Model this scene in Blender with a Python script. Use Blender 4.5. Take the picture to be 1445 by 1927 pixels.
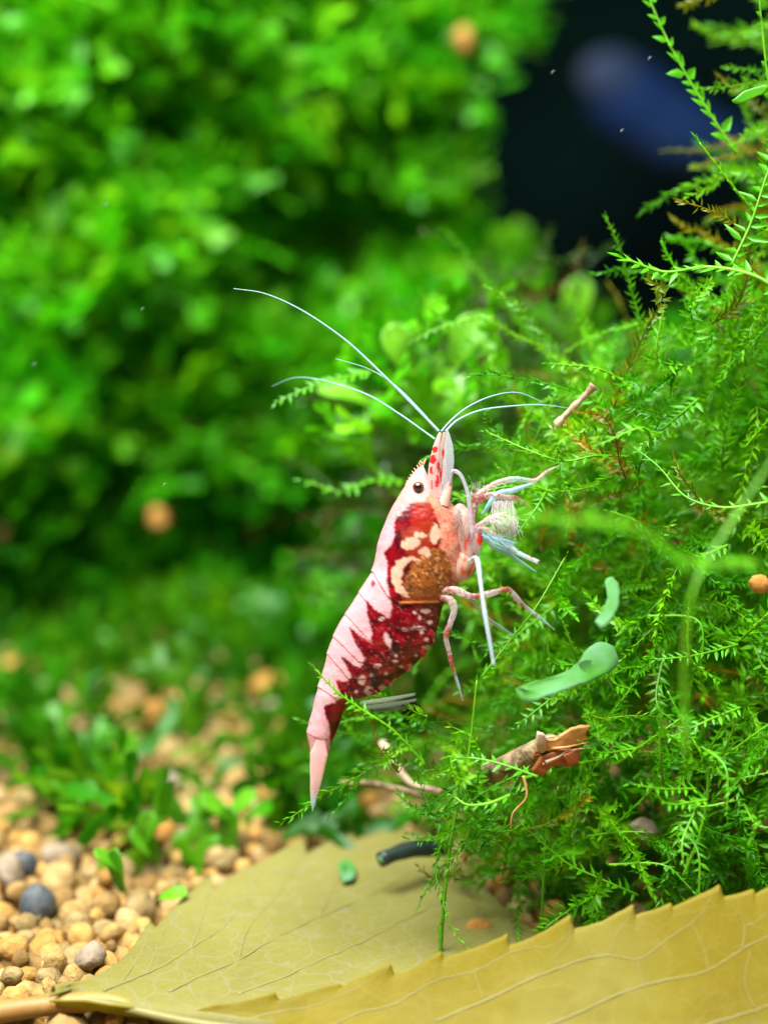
import bpy, bmesh, math, random
import numpy as np
from mathutils import Matrix, Vector
for o in list(bpy.data.objects): bpy.data.objects.remove(o)
SC = bpy.context.scene
COL = SC.collection
rng = np.random.default_rng(11)
random.seed(5)
MM = 0.001
# ------------------------------------------------------------------ camera (all layout below is in millimetres)
FPX, W, H = 3300.0, 1445.0, 1927.0
PITCH = math.radians(8.0)
CAM = np.array([0.0, 0.0, 45.0])
cd = bpy.data.cameras.new('camera'); cam = bpy.data.objects.new('camera', cd); COL.objects.link(cam)
cam.location = CAM * MM
cam.rotation_euler = (math.pi / 2 - PITCH, 0, 0)
cd.sensor_width = 36.0
cd.lens = FPX / H * 36.0
cd.clip_start, cd.clip_end = 0.004, 20.0
cd.dof.use_dof = True
cd.dof.focus_distance = 0.1095
cd.dof.aperture_fstop = cd.lens / 3.1
SC.camera = cam
# ------------------------------------------------------------------ light and exposure
wd = bpy.data.worlds.new('World'); SC.world = wd; wd.use_nodes = True
bg = wd.node_tree.nodes['Background']
bg.inputs[0].default_value = (0.62, 0.75, 0.60, 1); bg.inputs[1].default_value = 0.10
def area(name, loc, target, sx, sy, power, color):
    l = bpy.data.lights.new(name, 'AREA'); l.shape = 'RECTANGLE'; l.size, l.size_y = sx, sy
    l.energy = power; l.color = color
    o = bpy.data.objects.new(name, l); COL.objects.link(o); o.location = loc
    o.rotation_euler = (Vector(target) - Vector(loc)).to_track_quat('-Z', 'Y').to_euler()
    return o
area('tank_hood_lamp', (-0.060, 0.035, 0.290), (-0.015, 0.165, 0.04), 0.28, 0.18, 5.0, (1.0, 0.97, 0.90))
SC.view_settings.view_transform = 'Standard'; SC.view_settings.look = 'None'
SC.view_settings.exposure = 0.0; SC.view_settings.gamma = 1.0
SC.view_settings.use_curve_mapping = False
SC.cycles.use_denoising = True
SC.cycles.max_bounces = 8; SC.cycles.transparent_max_bounces = 12

# ------------------------------------------------------------------ pixel directions -> positions
RT = np.array([1.0, 0, 0]); FW = np.array([0, math.cos(PITCH), -math.sin(PITCH)]); UP = np.array([0, math.sin(PITCH), math.cos(PITCH)])
def P(px, py, d):
    px, py, d = np.broadcast_arrays(np.asarray(px, float), np.asarray(py, float), np.asarray(d, float))
    x = (px - W / 2) / FPX; y = (H / 2 - py) / FPX
    return CAM + (FW + x[..., None] * RT + y[..., None] * UP) * d[..., None]
def G(px, py, z=0.0):
    """point where that direction meets the level z above the substrate"""
    x = (px - W / 2) / FPX; y = (H / 2 - py) / FPX
    r = FW + x * RT + y * UP
    return CAM + r * ((z - CAM[2]) / r[2])
def PZ(px, d, z):
    y = ((z - CAM[2]) / d + math.sin(PITCH)) / math.cos(PITCH)
    return CAM + (FW + (px - W / 2) / FPX * RT + y * UP) * d
def norm(v): return v / np.maximum(np.linalg.norm(v, axis=-1, keepdims=True), 1e-9)
def hexlin(r, g, b):
    f = lambda c: (c / 255 / 12.92) if c / 255 <= 0.04045 else ((c / 255 + 0.055) / 1.055) ** 2.4
    return np.array([f(r), f(g), f(b)])
_tab = rng.random((256, 256))
def noise2(x, y, sc=1.0, oct=2):
    out = 0; amp = 1; tot = 0
    x = np.asarray(x, float) / sc; y = np.asarray(y, float) / sc
    for k in range(oct):
        xi = np.floor(x).astype(int); yi = np.floor(y).astype(int); fx = x - xi; fy = y - yi
        fx = fx * fx * (3 - 2 * fx); fy = fy * fy * (3 - 2 * fy)
        t = lambda a, b: _tab[(a + 17 * k) & 255, (b + 31 * k) & 255]
        v = (t(xi, yi) * (1 - fx) + t(xi + 1, yi) * fx) * (1 - fy) + (t(xi, yi + 1) * (1 - fx) + t(xi + 1, yi + 1) * fx) * fy
        out = out + amp * v; tot += amp; amp *= .5; x = x * 2.03; y = y * 2.03
    return out / tot * 2 - 1
def inpoly(x, y, poly):
    poly = np.asarray(poly, float); r = np.zeros(np.shape(x), bool)
    n = len(poly); j = n - 1
    for i in range(n):
        xi, yi = poly[i]; xj, yj = poly[j]
        c = ((yi > y) != (yj > y)) & (x < (xj - xi) * (y - yi) / (yj - yi + 1e-12) + xi)
        r ^= c; j = i
    return r
def spline(pts, n):
    """Catmull-Rom through the points, n samples"""
    p = np.asarray(pts, float); m = len(p)
    if m == 2: return p[0] + (p[1] - p[0]) * np.linspace(0, 1, n)[:, None]
    q = np.vstack([2 * p[0] - p[1], p, 2 * p[-1] - p[-2]])
    d = np.linalg.norm(np.diff(p, axis=0), axis=1); s = np.r_[0, np.cumsum(d)]
    t = np.linspace(0, s[-1], n); i = np.clip(np.searchsorted(s, t, side='right') - 1, 0, m - 2)
    u = ((t - s[i]) / np.maximum(d[i], 1e-9))[:, None]
    p0, p1, p2, p3 = q[i], q[i + 1], q[i + 2], q[i + 3]
    return .5 * (2 * p1 + (p2 - p0) * u + (2 * p0 - 5 * p1 + 4 * p2 - p3) * u ** 2 + (3 * p1 - p0 - 3 * p2 + p3) * u ** 3)
def resample(pts, n):
    p = np.asarray(pts, float); s = np.r_[0, np.cumsum(np.linalg.norm(np.diff(p, axis=0), axis=1))]
    t = np.linspace(0, s[-1], n)
    return np.stack([np.interp(t, s, p[:, k]) for k in range(p.shape[1])], 1)

# ------------------------------------------------------------------ objects
ORG = {}
def props(o, label=None, cat=None, group=None, kind=None):
    if label: o['label'] = label
    if cat: o['category'] = cat
    if group: o['group'] = group
    if kind: o['kind'] = kind
    return o
def thing(name, base, label, cat, group=None):
    o = bpy.data.objects.new(name, None); COL.objects.link(o); o.empty_display_size = .002
    o.location = np.asarray(base) * MM; ORG[o.name] = np.asarray(base, float)
    return props(o, label, cat, group)
def raw_mesh(name, V, F, mat, col=None, smooth=True):
    me = bpy.data.meshes.new(name)
    V = np.asarray(V, np.float32)
    if isinstance(F, np.ndarray):
        k = F.shape[1]; nf = len(F)
        me.vertices.add(len(V)); me.vertices.foreach_set('co', V.ravel())
        me.loops.add(nf * k); me.loops.foreach_set('vertex_index', F.astype(np.int32).ravel())
        me.polygons.add(nf); me.polygons.foreach_set('loop_start', np.arange(0, nf * k, k, dtype=np.int32))
        me.update(calc_edges=True)
    else:
        me.from_pydata(V.tolist(), [], [tuple(int(a) for a in f) for f in F]); me.update()
    if smooth: me.polygons.foreach_set('use_smooth', np.ones(len(me.polygons), bool))
    if col is not None:
        c = np.ones((len(V), 4), np.float32); c[:, :3] = col
        a = me.color_attributes.new('pigment', 'FLOAT_COLOR', 'POINT'); a.data.foreach_set('color', c.ravel())
    me.materials.append(mat); me.validate()
    return me
def mobj(name, V, F, mat, parent=None, col=None, smooth=True, base=None):
    V = np.asarray(V, float)
    if parent is not None: org = ORG[parent.name]
    elif base is not None: org = np.asarray(base, float)
    else: org = np.array([V[:, 0].mean(), V[:, 1].mean(), V[:, 2].min()])
    o = bpy.data.objects.new(name, raw_mesh(name, (V - org) * MM, F, mat, col, smooth)); COL.objects.link(o)
    ORG[o.name] = org
    if parent is not None: o.parent = parent
    else: o.location = org * MM
    return o
class MB:
    def __init__(s): s.V = []; s.F = []; s.C = []; s.n = 0
    def add(s, V, F, col=(1, 1, 1)):
        V = np.asarray(V, float); F = np.asarray(F)
        if F.shape[1] == 3: F = np.c_[F, F[:, 2]] if False else F
        s.V.append(V); s.F.append(F + s.n); c = np.empty((len(V), 3)); c[:] = col; s.C.append(c); s.n += len(V)
    def build(s, name, mat, parent=None, smooth=True, base=None):
        ks = {f.shape[1] for f in s.F}
        if len(ks) == 1: F = np.vstack(s.F)
        else: F = np.vstack([f if f.shape[1] == 3 else np.vstack([f[:, [0, 1, 2]], f[:, [0, 2, 3]]]) for f in s.F])
        return mobj(name, np.vstack(s.V), F, mat, parent, np.vstack(s.C), smooth, base)
def grid_faces(n, m, closed=False):
    i = np.arange(n - 1)[:, None]; j = np.arange(m if closed else m - 1)[None, :]; j2 = (j + 1) % m
    return np.stack([i * m + j, i * m + j2, (i + 1) * m + j2, (i + 1) * m + j], -1).reshape(-1, 4)
def frames(path):
    T = norm(np.gradient(path, axis=0)); a = np.array([0.13, -.2, .97]) if abs(T[0][2]) < .9 else np.array([0.97, .2, .1])
    N = [norm(a - T[0] * a.dot(T[0]))]
    for k in range(1, len(T)):
        v = N[-1] - T[k] * N[-1].dot(T[k]); N.append(norm(v))
    N = np.array(N); return T, N, np.cross(T, N)
def tube(path, rad, sides=8, flat=1.0, flatdir=None):
    path = np.asarray(path, float); n = len(path); rad = np.broadcast_to(rad, (n,)).astype(float)
    T, N, B = frames(path)
    if flatdir is not None:
        N = norm(np.asarray(flatdir) - T * (T @ np.asarray(flatdir))[:, None]); B = np.cross(T, N)
    a = np.linspace(0, 2 * math.pi, sides, endpoint=False)
    V = path[:, None] + rad[:, None, None] * (np.cos(a)[None, :, None] * N[:, None] * flat + np.sin(a)[None, :, None] * B[:, None])
    V = V.reshape(-1, 3); F = grid_faces(n, sides, True)
    V = np.vstack([V, path[0], path[-1]]); k = len(V)
    j = np.arange(sides); j2 = (j + 1) % sides
    caps = np.vstack([np.c_[j2, j, np.full(sides, k - 2)], np.c_[(n - 1) * sides + j, (n - 1) * sides + j2, np.full(sides, k - 1)]])
    F = np.vstack([F[:, [0, 1, 2]], F[:, [0, 2, 3]], caps])
    return V, F

# ------------------------------------------------------------------ materials
def nt(name):
    m = bpy.data.materials.new(name); m.use_nodes = True; t = m.node_tree; t.nodes.clear()
    return m, t, t.nodes.new('ShaderNodeOutputMaterial')
def N(t, typ, **kw):
    n = t.nodes.new(typ)
    for k, v in kw.items():
        if k in n.inputs: n.inputs[k].default_value = v
        else: setattr(n, k, v)
    return n
def L(t, a, b): t.links.new(a, b)
def foliage(name, c1, c2, c3=None, trans=.45, rough=.4, gloss=.10, scale=350., attr=True):
    m, t, out = nt(name)
    tc = N(t, 'ShaderNodeTexCoord'); no = N(t, 'ShaderNodeTexNoise'); no.inputs['Scale'].default_value = scale; no.inputs['Detail'].default_value = 3
    L(t, tc.outputs['Object'], no.inputs['Vector'])
    cr = N(t, 'ShaderNodeValToRGB'); e = cr.color_ramp.elements
    e[0].position = .36; e[0].color = (*c1, 1); e[1].position = .64; e[1].color = (*c2, 1)
    if c3 is not None:
        x = cr.color_ramp.elements.new(.78); x.color = (*c3, 1)
    L(t, no.outputs['Fac'], cr.inputs[0]); colr = cr.outputs[0]
    if attr:
        at = N(t, 'ShaderNodeAttribute', attribute_name='pigment')
        mx = N(t, 'ShaderNodeMix', data_type='RGBA', blend_type='MULTIPLY'); mx.inputs[0].default_value = 1
        L(t, colr, mx.inputs[6]); L(t, at.outputs['Color'], mx.inputs[7]); colr = mx.outputs[2]
    di = N(t, 'ShaderNodeBsdfDiffuse'); tr = N(t, 'ShaderNodeBsdfTranslucent'); gl = N(t, 'ShaderNodeBsdfGlossy')
    gl.inputs['Roughness'].default_value = rough; gl.inputs['Color'].default_value = (.8, 1, .9, 1)
    L(t, colr, di.inputs[0]); L(t, colr, tr.inputs[0])
    a = N(t, 'ShaderNodeMixShader'); a.inputs[0].default_value = trans; L(t, di.outputs[0], a.inputs[1]); L(t, tr.outputs[0], a.inputs[2])
    b = N(t, 'ShaderNodeMixShader'); b.inputs[0].default_value = gloss; L(t, a.outputs[0], b.inputs[1]); L(t, gl.outputs[0], b.inputs[2])
    L(t, b.outputs[0], out.inputs[0]); return m
def solid(name, c1, c2, scale=400., rough=.6, spec=.4, bump=.0, sss=0., attr=False, detail=4., bscale=900., bdist=.0002):
    m, t, out = nt(name); p = N(t, 'ShaderNodeBsdfPrincipled')
    p.inputs['Roughness'].default_value = rough; p.inputs['Specular IOR Level'].default_value = spec
    tc = N(t, 'ShaderNodeTexCoord'); no = N(t, 'ShaderNodeTexNoise'); no.inputs['Scale'].default_value = scale; no.inputs['Detail'].default_value = detail
    L(t, tc.outputs['Object'], no.inputs['Vector'])
    cr = N(t, 'ShaderNodeValToRGB'); e = cr.color_ramp.elements
    e[0].position = .35; e[0].color = (*c1, 1); e[1].position = .65; e[1].color = (*c2, 1)
    L(t, no.outputs['Fac'], cr.inputs[0]); colr = cr.outputs[0]
    if attr:
        at = N(t, 'ShaderNodeAttribute', attribute_name='pigment'); mx = N(t, 'ShaderNodeMix', data_type='RGBA', blend_type='MULTIPLY'); mx.inputs[0].default_value = 1
        L(t, colr, mx.inputs[6]); L(t, at.outputs['Color'], mx.inputs[7]); colr = mx.outputs[2]
    L(t, colr, p.inputs['Base Color'])
    if sss: p.inputs['Subsurface Weight'].default_value = sss; p.inputs['Subsurface Scale'].default_value = .0005
    if bump:
        n2 = N(t, 'ShaderNodeTexNoise'); n2.inputs['Scale'].default_value = bscale; n2.inputs['Detail'].default_value = 5
        L(t, tc.outputs['Object'], n2.inputs['Vector'])
        bp = N(t, 'ShaderNodeBump'); bp.inputs['Strength'].default_value = bump; bp.inputs['Distance'].default_value = bdist
        L(t, n2.outputs['Fac'], bp.inputs['Height']); L(t, bp.outputs[0], p.inputs['Normal'])
    L(t, p.outputs[0], out.inputs[0]); return m
def pigment(name, rough=.32, sss=.25, clear=0., coat=.14, bump=.3):
    """colour straight from the pigment painted on the animal; clear = share of see-through tissue"""
    m, t, out = nt(name); p = N(t, 'ShaderNodeBsdfPrincipled'); at = N(t, 'ShaderNodeAttribute', attribute_name='pigment')
    L(t, at.outputs['Color'], p.inputs['Base Color'])
    p.inputs['Specular IOR Level'].default_value = .3; p.inputs['Roughness'].default_value = rough; p.inputs['Coat Weight'].default_value = coat; p.inputs['Coat Roughness'].default_value = .15
    p.inputs['Subsurface Weight'].default_value = sss; p.inputs['Subsurface Scale'].default_value = .0004
    tc = N(t, 'ShaderNodeTexCoord'); no = N(t, 'ShaderNodeTexNoise'); no.inputs['Scale'].default_value = 2600; no.inputs['Detail'].default_value = 3
    L(t, tc.outputs['Object'], no.inputs['Vector'])
    bp = N(t, 'ShaderNodeBump'); bp.inputs['Strength'].default_value = bump; bp.inputs['Distance'].default_value = .00008
    L(t, no.outputs['Fac'], bp.inputs['Height']); L(t, bp.outputs[0], p.inputs['Normal'])
    if clear:
        tr = N(t, 'ShaderNodeBsdfTransparent'); mx = N(t, 'ShaderNodeMixShader')
        lw = N(t, 'ShaderNodeLayerWeight'); lw.inputs['Blend'].default_value = .35
        hs = N(t, 'ShaderNodeSeparateColor', mode='HSV'); L(t, at.outputs['Color'], hs.inputs[0])
        m1 = N(t, 'ShaderNodeMapRange'); m1.inputs['From Max'].default_value = 1.0; m1.inputs['To Min'].default_value = clear; m1.inputs['To Max'].default_value = clear * .3; L(t, hs.outputs[1], m1.inputs['Value'])
        m2 = N(t, 'ShaderNodeMapRange'); m2.inputs['To Min'].default_value = 1.0; m2.inputs['To Max'].default_value = .35; L(t, lw.outputs['Facing'], m2.inputs['Value'])
        m3 = N(t, 'ShaderNodeMath', operation='MULTIPLY'); L(t, m1.outputs[0], m3.inputs[0]); L(t, m2.outputs[0], m3.inputs[1]); L(t, m3.outputs[0], mx.inputs[0])
        L(t, p.outputs[0], mx.inputs[1]); L(t, tr.outputs[0], mx.inputs[2]); L(t, mx.outputs[0], out.inputs[0])
    else: L(t, p.outputs[0], out.inputs[0])
    return m
M = {}
M['wall_plant'] = foliage('lobed_plant_green', (.055, .40, .004), (.14, .62, .006), (.36, .74, .03), trans=.5, gloss=.02, rough=.4, scale=60)
M['moss'] = foliage('moss_green', (.06, .34, .003), (.16, .54, .004), (.34, .64, .010), trans=.5, gloss=.025, scale=110)
M['moss_near'] = foliage('moss_leaf_green', (.065, .38, .004), (.14, .52, .006), (.25, .58, .012), trans=.5, gloss=.03, rough=.4, scale=500, attr=False)
M['moss_stem'] = foliage('moss_stem_green', (.08, .32, .005), (.16, .42, .010), None, trans=.2, gloss=.04, scale=600, attr=False)
M['moss_back'] = foliage('shade_painted_moss_green', (.025, .09, .003), (.06, .17, .004), (.12, .20, .006), trans=.45, gloss=.03, scale=120)  # olive moss colour lowered to paint in the shade of the plant overhang
M['gravel'] = solid('clay_grain', (.235, .145, .045), (.38, .255, .095), scale=700, rough=.85, spec=.2, bump=.9, attr=True, bscale=1500, bdist=.0003)
M['bed'] = solid('gravel_bed', (.20, .10, .03), (.34, .18, .06), scale=600, rough=.9, bump=.4)
M['dark_stone'] = solid('slate_grey_grain', (.035, .045, .055), (.09, .10, .11), scale=700, rough=.6, bump=.4)
M['pale_stone'] = solid('pale_grain', (.20, .155, .11), (.32, .26, .19), scale=900, rough=.8, spec=.2, bump=.9, bdist=.0004)
M['orange_grain'] = solid('orange_grain', (.25, .11, .018), (.38, .21, .055), scale=900, rough=.8, spec=.2, bump=.9, bdist=.0004)
M['shell'] = pigment('shrimp_shell', rough=.28, sss=.45)
M['limb'] = pigment('shrimp_limb', rough=.25, sss=.0, clear=.78)
M['clear'] = pigment('shrimp_clear_tissue', rough=.2, sss=.0, clear=.88, bump=.05)
M['whisk'] = pigment('shrimp_whisker', rough=.3, sss=.0, clear=.4, bump=0)
M['eye'] = solid('eye_brown', (.09, .028, .012), (.18, .06, .022), scale=3000, rough=.12, spec=.7)
M['pupil'] = solid('pupil_dark', (.012, .006, .006), (.03, .012, .01), scale=3000, rough=.1, spec=.8)
M['twig'] = solid('twig_bark', (.10, .07, .035), (.30, .23, .13), scale=1100, rough=.85, bump=1.0, bdist=.0005)
M['splinter'] = solid('splintered_wood', (.42, .19, .04), (.60, .37, .14), scale=900, rough=.6, bump=.3)
M['redwood'] = solid('red_brown_wood', (.13, .035, .012), (.34, .11, .03), scale=900, rough=.6, bump=.5)
M['pale_twig'] = solid('pale_twig', (.32, .22, .13), (.50, .40, .29), scale=1200, rough=.7, bump=.5)
M['tube_dark'] = solid('blackened_stem', (.006, .012, .014), (.03, .05, .055), scale=800, rough=.35, spec=.6, bump=.3)
M['frag'] = foliage('pale_leaf_scrap', (.09, .34, .04), (.19, .44, .22), (.25, .48, .32), trans=.5, gloss=.015, scale=260, attr=False)
M['lobe'] = foliage('lobed_frond_green', (.11, .42, .006), (.22, .58, .015), (.32, .62, .06), trans=.5, gloss=.05, scale=260, attr=False)
M['speck'] = solid('pale_speck', (.25, .32, .32), (.35, .42, .42), rough=.5)
M['backwall'] = solid('tank_back_panel', (.001, .004, .004), (.002, .012, .010), scale=12, rough=.9, spec=.02)
M['blue'] = solid('blue_surface', (.005, .022, .09), (.012, .04, .14), scale=45, rough=.8, spec=.1)
M['bluecap'] = solid('pale_blue_surface', (.025, .045, .10), (.06, .085, .15), scale=45, rough=.8, spec=.1)
def leaf_material():
    m, t, out = nt('yellow_leaf_blade'); tc = N(t, 'ShaderNodeTexCoord')
    n1 = N(t, 'ShaderNodeTexNoise'); n1.inputs['Scale'].default_value = 55; n1.inputs['Detail'].default_value = 4; L(t, tc.outputs['Object'], n1.inputs['Vector'])
    cr = N(t, 'ShaderNodeValToRGB'); e = cr.color_ramp.elements
    e[0].position = .30; e[0].color = (.18, .145, .010, 1); e[1].position = .62; e[1].color = (.22, .185, .016, 1)
    x = e.new(.78); x.color = (.25, .235, .07, 1)
    L(t, n1.outputs['Fac'], cr.inputs[0])
    vo = N(t, 'ShaderNodeTexVoronoi', feature='DISTANCE_TO_EDGE'); vo.inputs['Scale'].default_value = 430
    nz = N(t, 'ShaderNodeTexNoise'); nz.inputs['Scale'].default_value = 300; L(t, tc.outputs['Object'], nz.inputs['Vector'])
    mv = N(t, 'ShaderNodeMix', data_type='VECTOR'); mv.inputs[0].default_value = .003
    L(t, tc.outputs['Object'], mv.inputs[4]); L(t, nz.outputs['Color'], mv.inputs[5]); L(t, mv.outputs[1], vo.inputs['Vector'])
    vr = N(t, 'ShaderNodeMapRange'); vr.inputs['From Min'].default_value = .0; vr.inputs['From Max'].default_value = .05; vr.inputs['To Min'].default_value = .14; vr.inputs['To Max'].default_value = 0
    L(t, vo.outputs['Distance'], vr.inputs['Value'])
    v2 = N(t, 'ShaderNodeTexVoronoi', feature='DISTANCE_TO_EDGE'); v2.inputs['Scale'].default_value = 1700; L(t, mv.outputs[1], v2.inputs['Vector'])
    r2 = N(t, 'ShaderNodeMapRange'); r2.inputs['From Max'].default_value = .08; r2.inputs['To Min'].default_value = .09; r2.inputs['To Max'].default_value = 0; L(t, v2.outputs['Distance'], r2.inputs['Value'])
    sm2 = N(t, 'ShaderNodeMath', operation='MAXIMUM'); L(t, vr.outputs[0], sm2.inputs[0]); L(t, r2.outputs[0], sm2.inputs[1])
    n5 = N(t, 'ShaderNodeTexNoise'); n5.inputs['Scale'].default_value = 260; n5.inputs['Detail'].default_value = 5; n5.inputs['Roughness'].default_value = .65; L(t, tc.outputs['Object'], n5.inputs['Vector'])
    r5 = N(t, 'ShaderNodeMapRange'); r5.inputs['From Min'].default_value = .52; r5.inputs['From Max'].default_value = .75; r5.inputs['To Max'].default_value = .35; L(t, n5.outputs['Fac'], r5.inputs['Value'])
    mb_ = N(t, 'ShaderNodeMix', data_type='RGBA'); L(t, r5.outputs[0], mb_.inputs[0]); L(t, cr.outputs[0], mb_.inputs[6]); mb_.inputs[7].default_value = (.14, .105, .012, 1)
    mx = N(t, 'ShaderNodeMix', data_type='RGBA'); L(t, sm2.outputs[0], mx.inputs[0]); L(t, mb_.outputs[2], mx.inputs[6]); mx.inputs[7].default_value = (.32, .30, .12, 1)
    di = N(t, 'ShaderNodeBsdfPrincipled'); di.inputs['Roughness'].default_value = .55; di.inputs['Specular IOR Level'].default_value = .2
    tr = N(t, 'ShaderNodeBsdfTranslucent'); at = N(t, 'ShaderNodeAttribute', attribute_name='pigment'); mu = N(t, 'ShaderNodeMix', data_type='RGBA', blend_type='MULTIPLY'); mu.inputs[0].default_value = 1
    L(t, mx.outputs[2], mu.inputs[6]); L(t, at.outputs['Color'], mu.inputs[7]); L(t, mu.outputs[2], di.inputs['Base Color']); L(t, mu.outputs[2], tr.inputs[0])
    n3 = N(t, 'ShaderNodeTexNoise'); n3.inputs['Scale'].default_value = 900; n3.inputs['Detail'].default_value = 4; L(t, tc.outputs['Object'], n3.inputs['Vector'])
    ad = N(t, 'ShaderNodeMath', operation='MULTIPLY_ADD'); ad.inputs[1].default_value = .35; L(t, n3.outputs['Fac'], ad.inputs[0]); L(t, sm2.outputs[0], ad.inputs[2])
    bp = N(t, 'ShaderNodeBump'); bp.inputs['Strength'].default_value = .5; bp.inputs['Distance'].default_value = .00012; L(t, ad.outputs[0], bp.inputs['Height']); L(t, bp.outputs[0], di.inputs['Normal'])
    ms = N(t, 'ShaderNodeMixShader'); ms.inputs[0].default_value = .48; L(t, di.outputs[0], ms.inputs[1]); L(t, tr.outputs[0], ms.inputs[2])
    tp = N(t, 'ShaderNodeBsdfTransparent'); tp.inputs[0].default_value = (.95, .92, .6, 1); m9 = N(t, 'ShaderNodeMixShader'); m9.inputs[0].default_value = .09
    L(t, ms.outputs[0], m9.inputs[1]); L(t, tp.outputs[0], m9.inputs[2]); L(t, m9.outputs[0], out.inputs[0])
    return m
M['leaf'] = leaf_material()
M['vein'] = foliage('leaf_vein', (.30, .275, .09), (.36, .33, .13), None, gloss=.02, trans=.45, scale=300, attr=False)
M['petiole'] = solid('petiole_brown', (.26, .14, .035), (.42, .27, .07), scale=200, rough=.5, bump=.3)

# ================================================================== the setting
def plane(name, pts, mat, kind='structure'):
    o = mobj(name, np.array(pts, float), [tuple(range(len(pts)))], mat, base=np.mean(pts, 0), smooth=False); return props(o, kind=kind)
bed = plane('gravel_bed', [(-260, 20, -1.2), (260, 20, -1.2), (400, 640, -1.2), (-400, 640, -1.2)], M['bed'])
plane('tank_back_wall', [(-400, 635, -5), (400, 635, -5), (400, 635, 320), (-400, 635, 320)], M['backwall'])

# ---- gravel: grains that fill the bed; the 300 that show largest are parts, the rest one mass
def ico(sub):
    b = bmesh.new(); bmesh.ops.create_icosphere(b, subdivisions=sub, radius=1); V = np.array([v.co[:] for v in b.verts]); F = np.array([[v.index for v in f.verts] for f in b.faces]); b.free(); return V, F
I2 = ico(2)
I3 = ico(3)
def lump(V, seed, rough=.30):
    r = np.random.default_rng(seed); out = V.copy(); k = np.zeros(len(V))
    for q in range(5):
        d = norm(r.normal(size=3)); k += r.uniform(-1, 1) * np.maximum(0, V @ d) ** 2
    k += .5 * noise2(V[:, 0] * 2 + seed, V[:, 1] * 2 + V[:, 2] * 2.6, .8) + (.22 * noise2(V[:, 0] * 2 + V[:, 2] * 1.3 + seed, V[:, 1] * 2 - V[:, 2] * 1.7, .28) if rough > .2 else 0)
    return out * (1 + rough * k)[:, None] * r.uniform(.78, 1.15, 3)
grain_mesh = []
GT = [(1, 1, 1), (1.1, .95, .7), (.8, .78, .76), (1.15, 1.25, 1.5), (.75, .85, 1.0), (1.25, 1.15, .95), (.6, .56, .5)]
for k in range(14):
    V = lump(I2[0], 100 + k, .38); grain_mesh.append((V, raw_mesh('pebble', V * MM, I2[1], M['gravel'], np.array(GT[k % 7]))))
pts = []
cell = {}
for k in range(80000):
    px = rng.uniform(-650, 1400); py = rng.uniform(1180, 2010)
    g = G(px, py); r = rng.uniform(.6, 1.1) * (1.35 if rng.random() < .2 else 1)
    if g[1] > 240: continue
    key = (int(g[0] // 2.2), int(g[1] // 2.2)); ok = True
    for a in (-1, 0, 1):
        for c in (-1, 0, 1):
            for q in cell.get((key[0] + a, key[1] + c), ()):
                if (q[0] - g[0]) ** 2 + (q[1] - g[1]) ** 2 < (.82 * (q[2] + r)) ** 2: ok = False
    if ok: cell.setdefault(key, []).append((g[0], g[1], r)); pts.append((g[0], g[1], r, px, py))
LEAFKEEP = [(150, 1860), (385, 1655), (560, 1590), (712, 1559), (860, 1556), (1000, 1640), (1120, 1740), (1250, 2100), (250, 1960)]
pts.sort(key=lambda q: -(q[4] > 1380) * (-60 < q[3] < 640) * (not inpoly(np.array(q[3]), np.array(q[4]), LEAFKEEP)) * (q[4]))
rest = MB()
for k, (x, y, r, px, py) in enumerate(pts):
    z = rng.uniform(-.7, .45); V, me = grain_mesh[rng.integers(14)]
    if k < 300 and py > 1380 and -60 < px < 640:
        o = bpy.data.objects.new('pebble', me); COL.objects.link(o); o.parent = bed
        o.location = (np.array([x, y, z]) - ORG[bed.name]) * MM; o.scale = (r, r, r); o.rotation_euler = rng.uniform(0, 6.28, 3)
    else:
        R = np.array(Matrix.Rotation(rng.uniform(0, 6.28), 3, Vector(norm(rng.normal(size=3)))))
        rest.add(V @ R.T * r + [x, y, z], I2[1], np.array(GT[rng.integers(7)]))
for k in range(3000):   # an under-layer so that no gap shows the flat bed
    g = G(rng.uniform(-650, 1400), rng.uniform(1180, 2000)); r = rng.uniform(.7, 1.1); V, me = grain_mesh[rng.integers(14)]
    if g[1] < 240: rest.add(V * r + [g[0], g[1], -1.0], I2[1], np.array(GT[rng.integers(7)]))
r_ = rest.build('fine_gravel', M['gravel'], bed); r_['kind'] = 'stuff'

# ================================================================== plants: masses
LEAFV = np.array([[0, 0, 0], [-.5, .34, .05], [0, .36, -.05], [.5, .34, .05], [-.3, .68, .13], [0, .7, .06], [.3, .68, .13], [0, 1, .2]])
LEAFF = np.array([[0, 2, 1], [0, 3, 2], [1, 2, 5], [1, 5, 4], [2, 3, 6], [2, 6, 5], [4, 5, 7], [5, 6, 7]])
SMALLV = np.array([[0, 0, 0], [-.5, .4, .05], [0, .42, -.06], [.5, .4, .05], [0, 1, .14]])
SMALLF = np.array([[0, 2, 1], [0, 3, 2], [1, 2, 4], [2, 3, 4]])
def leaves_at(O, D, Nn, l, w, unit=SMALLV, uf=SMALLF):
    S = norm(np.cross(D, Nn)); Nn = np.cross(S, D)
    l = np.broadcast_to(l, (len(O),)); w = np.broadcast_to(w, (len(O),))
    V = O[:, None] + unit[None, :, 1, None] * l[:, None, None] * D[:, None] + unit[None, :, 0, None] * w[:, None, None] * S[:, None] + unit[None, :, 2, None] * l[:, None, None] * Nn[:, None]
    F = (uf[None] + (np.arange(len(O)) * len(unit))[:, None, None]).reshape(-1, 3)
    return V.reshape(-1, 3), F
def strand_path(p0, d0, length, n, wob, bias):
    p = np.array(p0, float); d = norm(np.array(d0, float)); out = [p.copy()]; st = length / (n - 1); t = rng.normal(size=3) * .35
    for k in range(n - 1):
        t = t * .8 + rng.normal(size=3) * wob; d = norm(d + t * .22 + np.asarray(bias) * .08); p = p + d * st; out.append(p.copy())
    return np.array(out)
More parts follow.
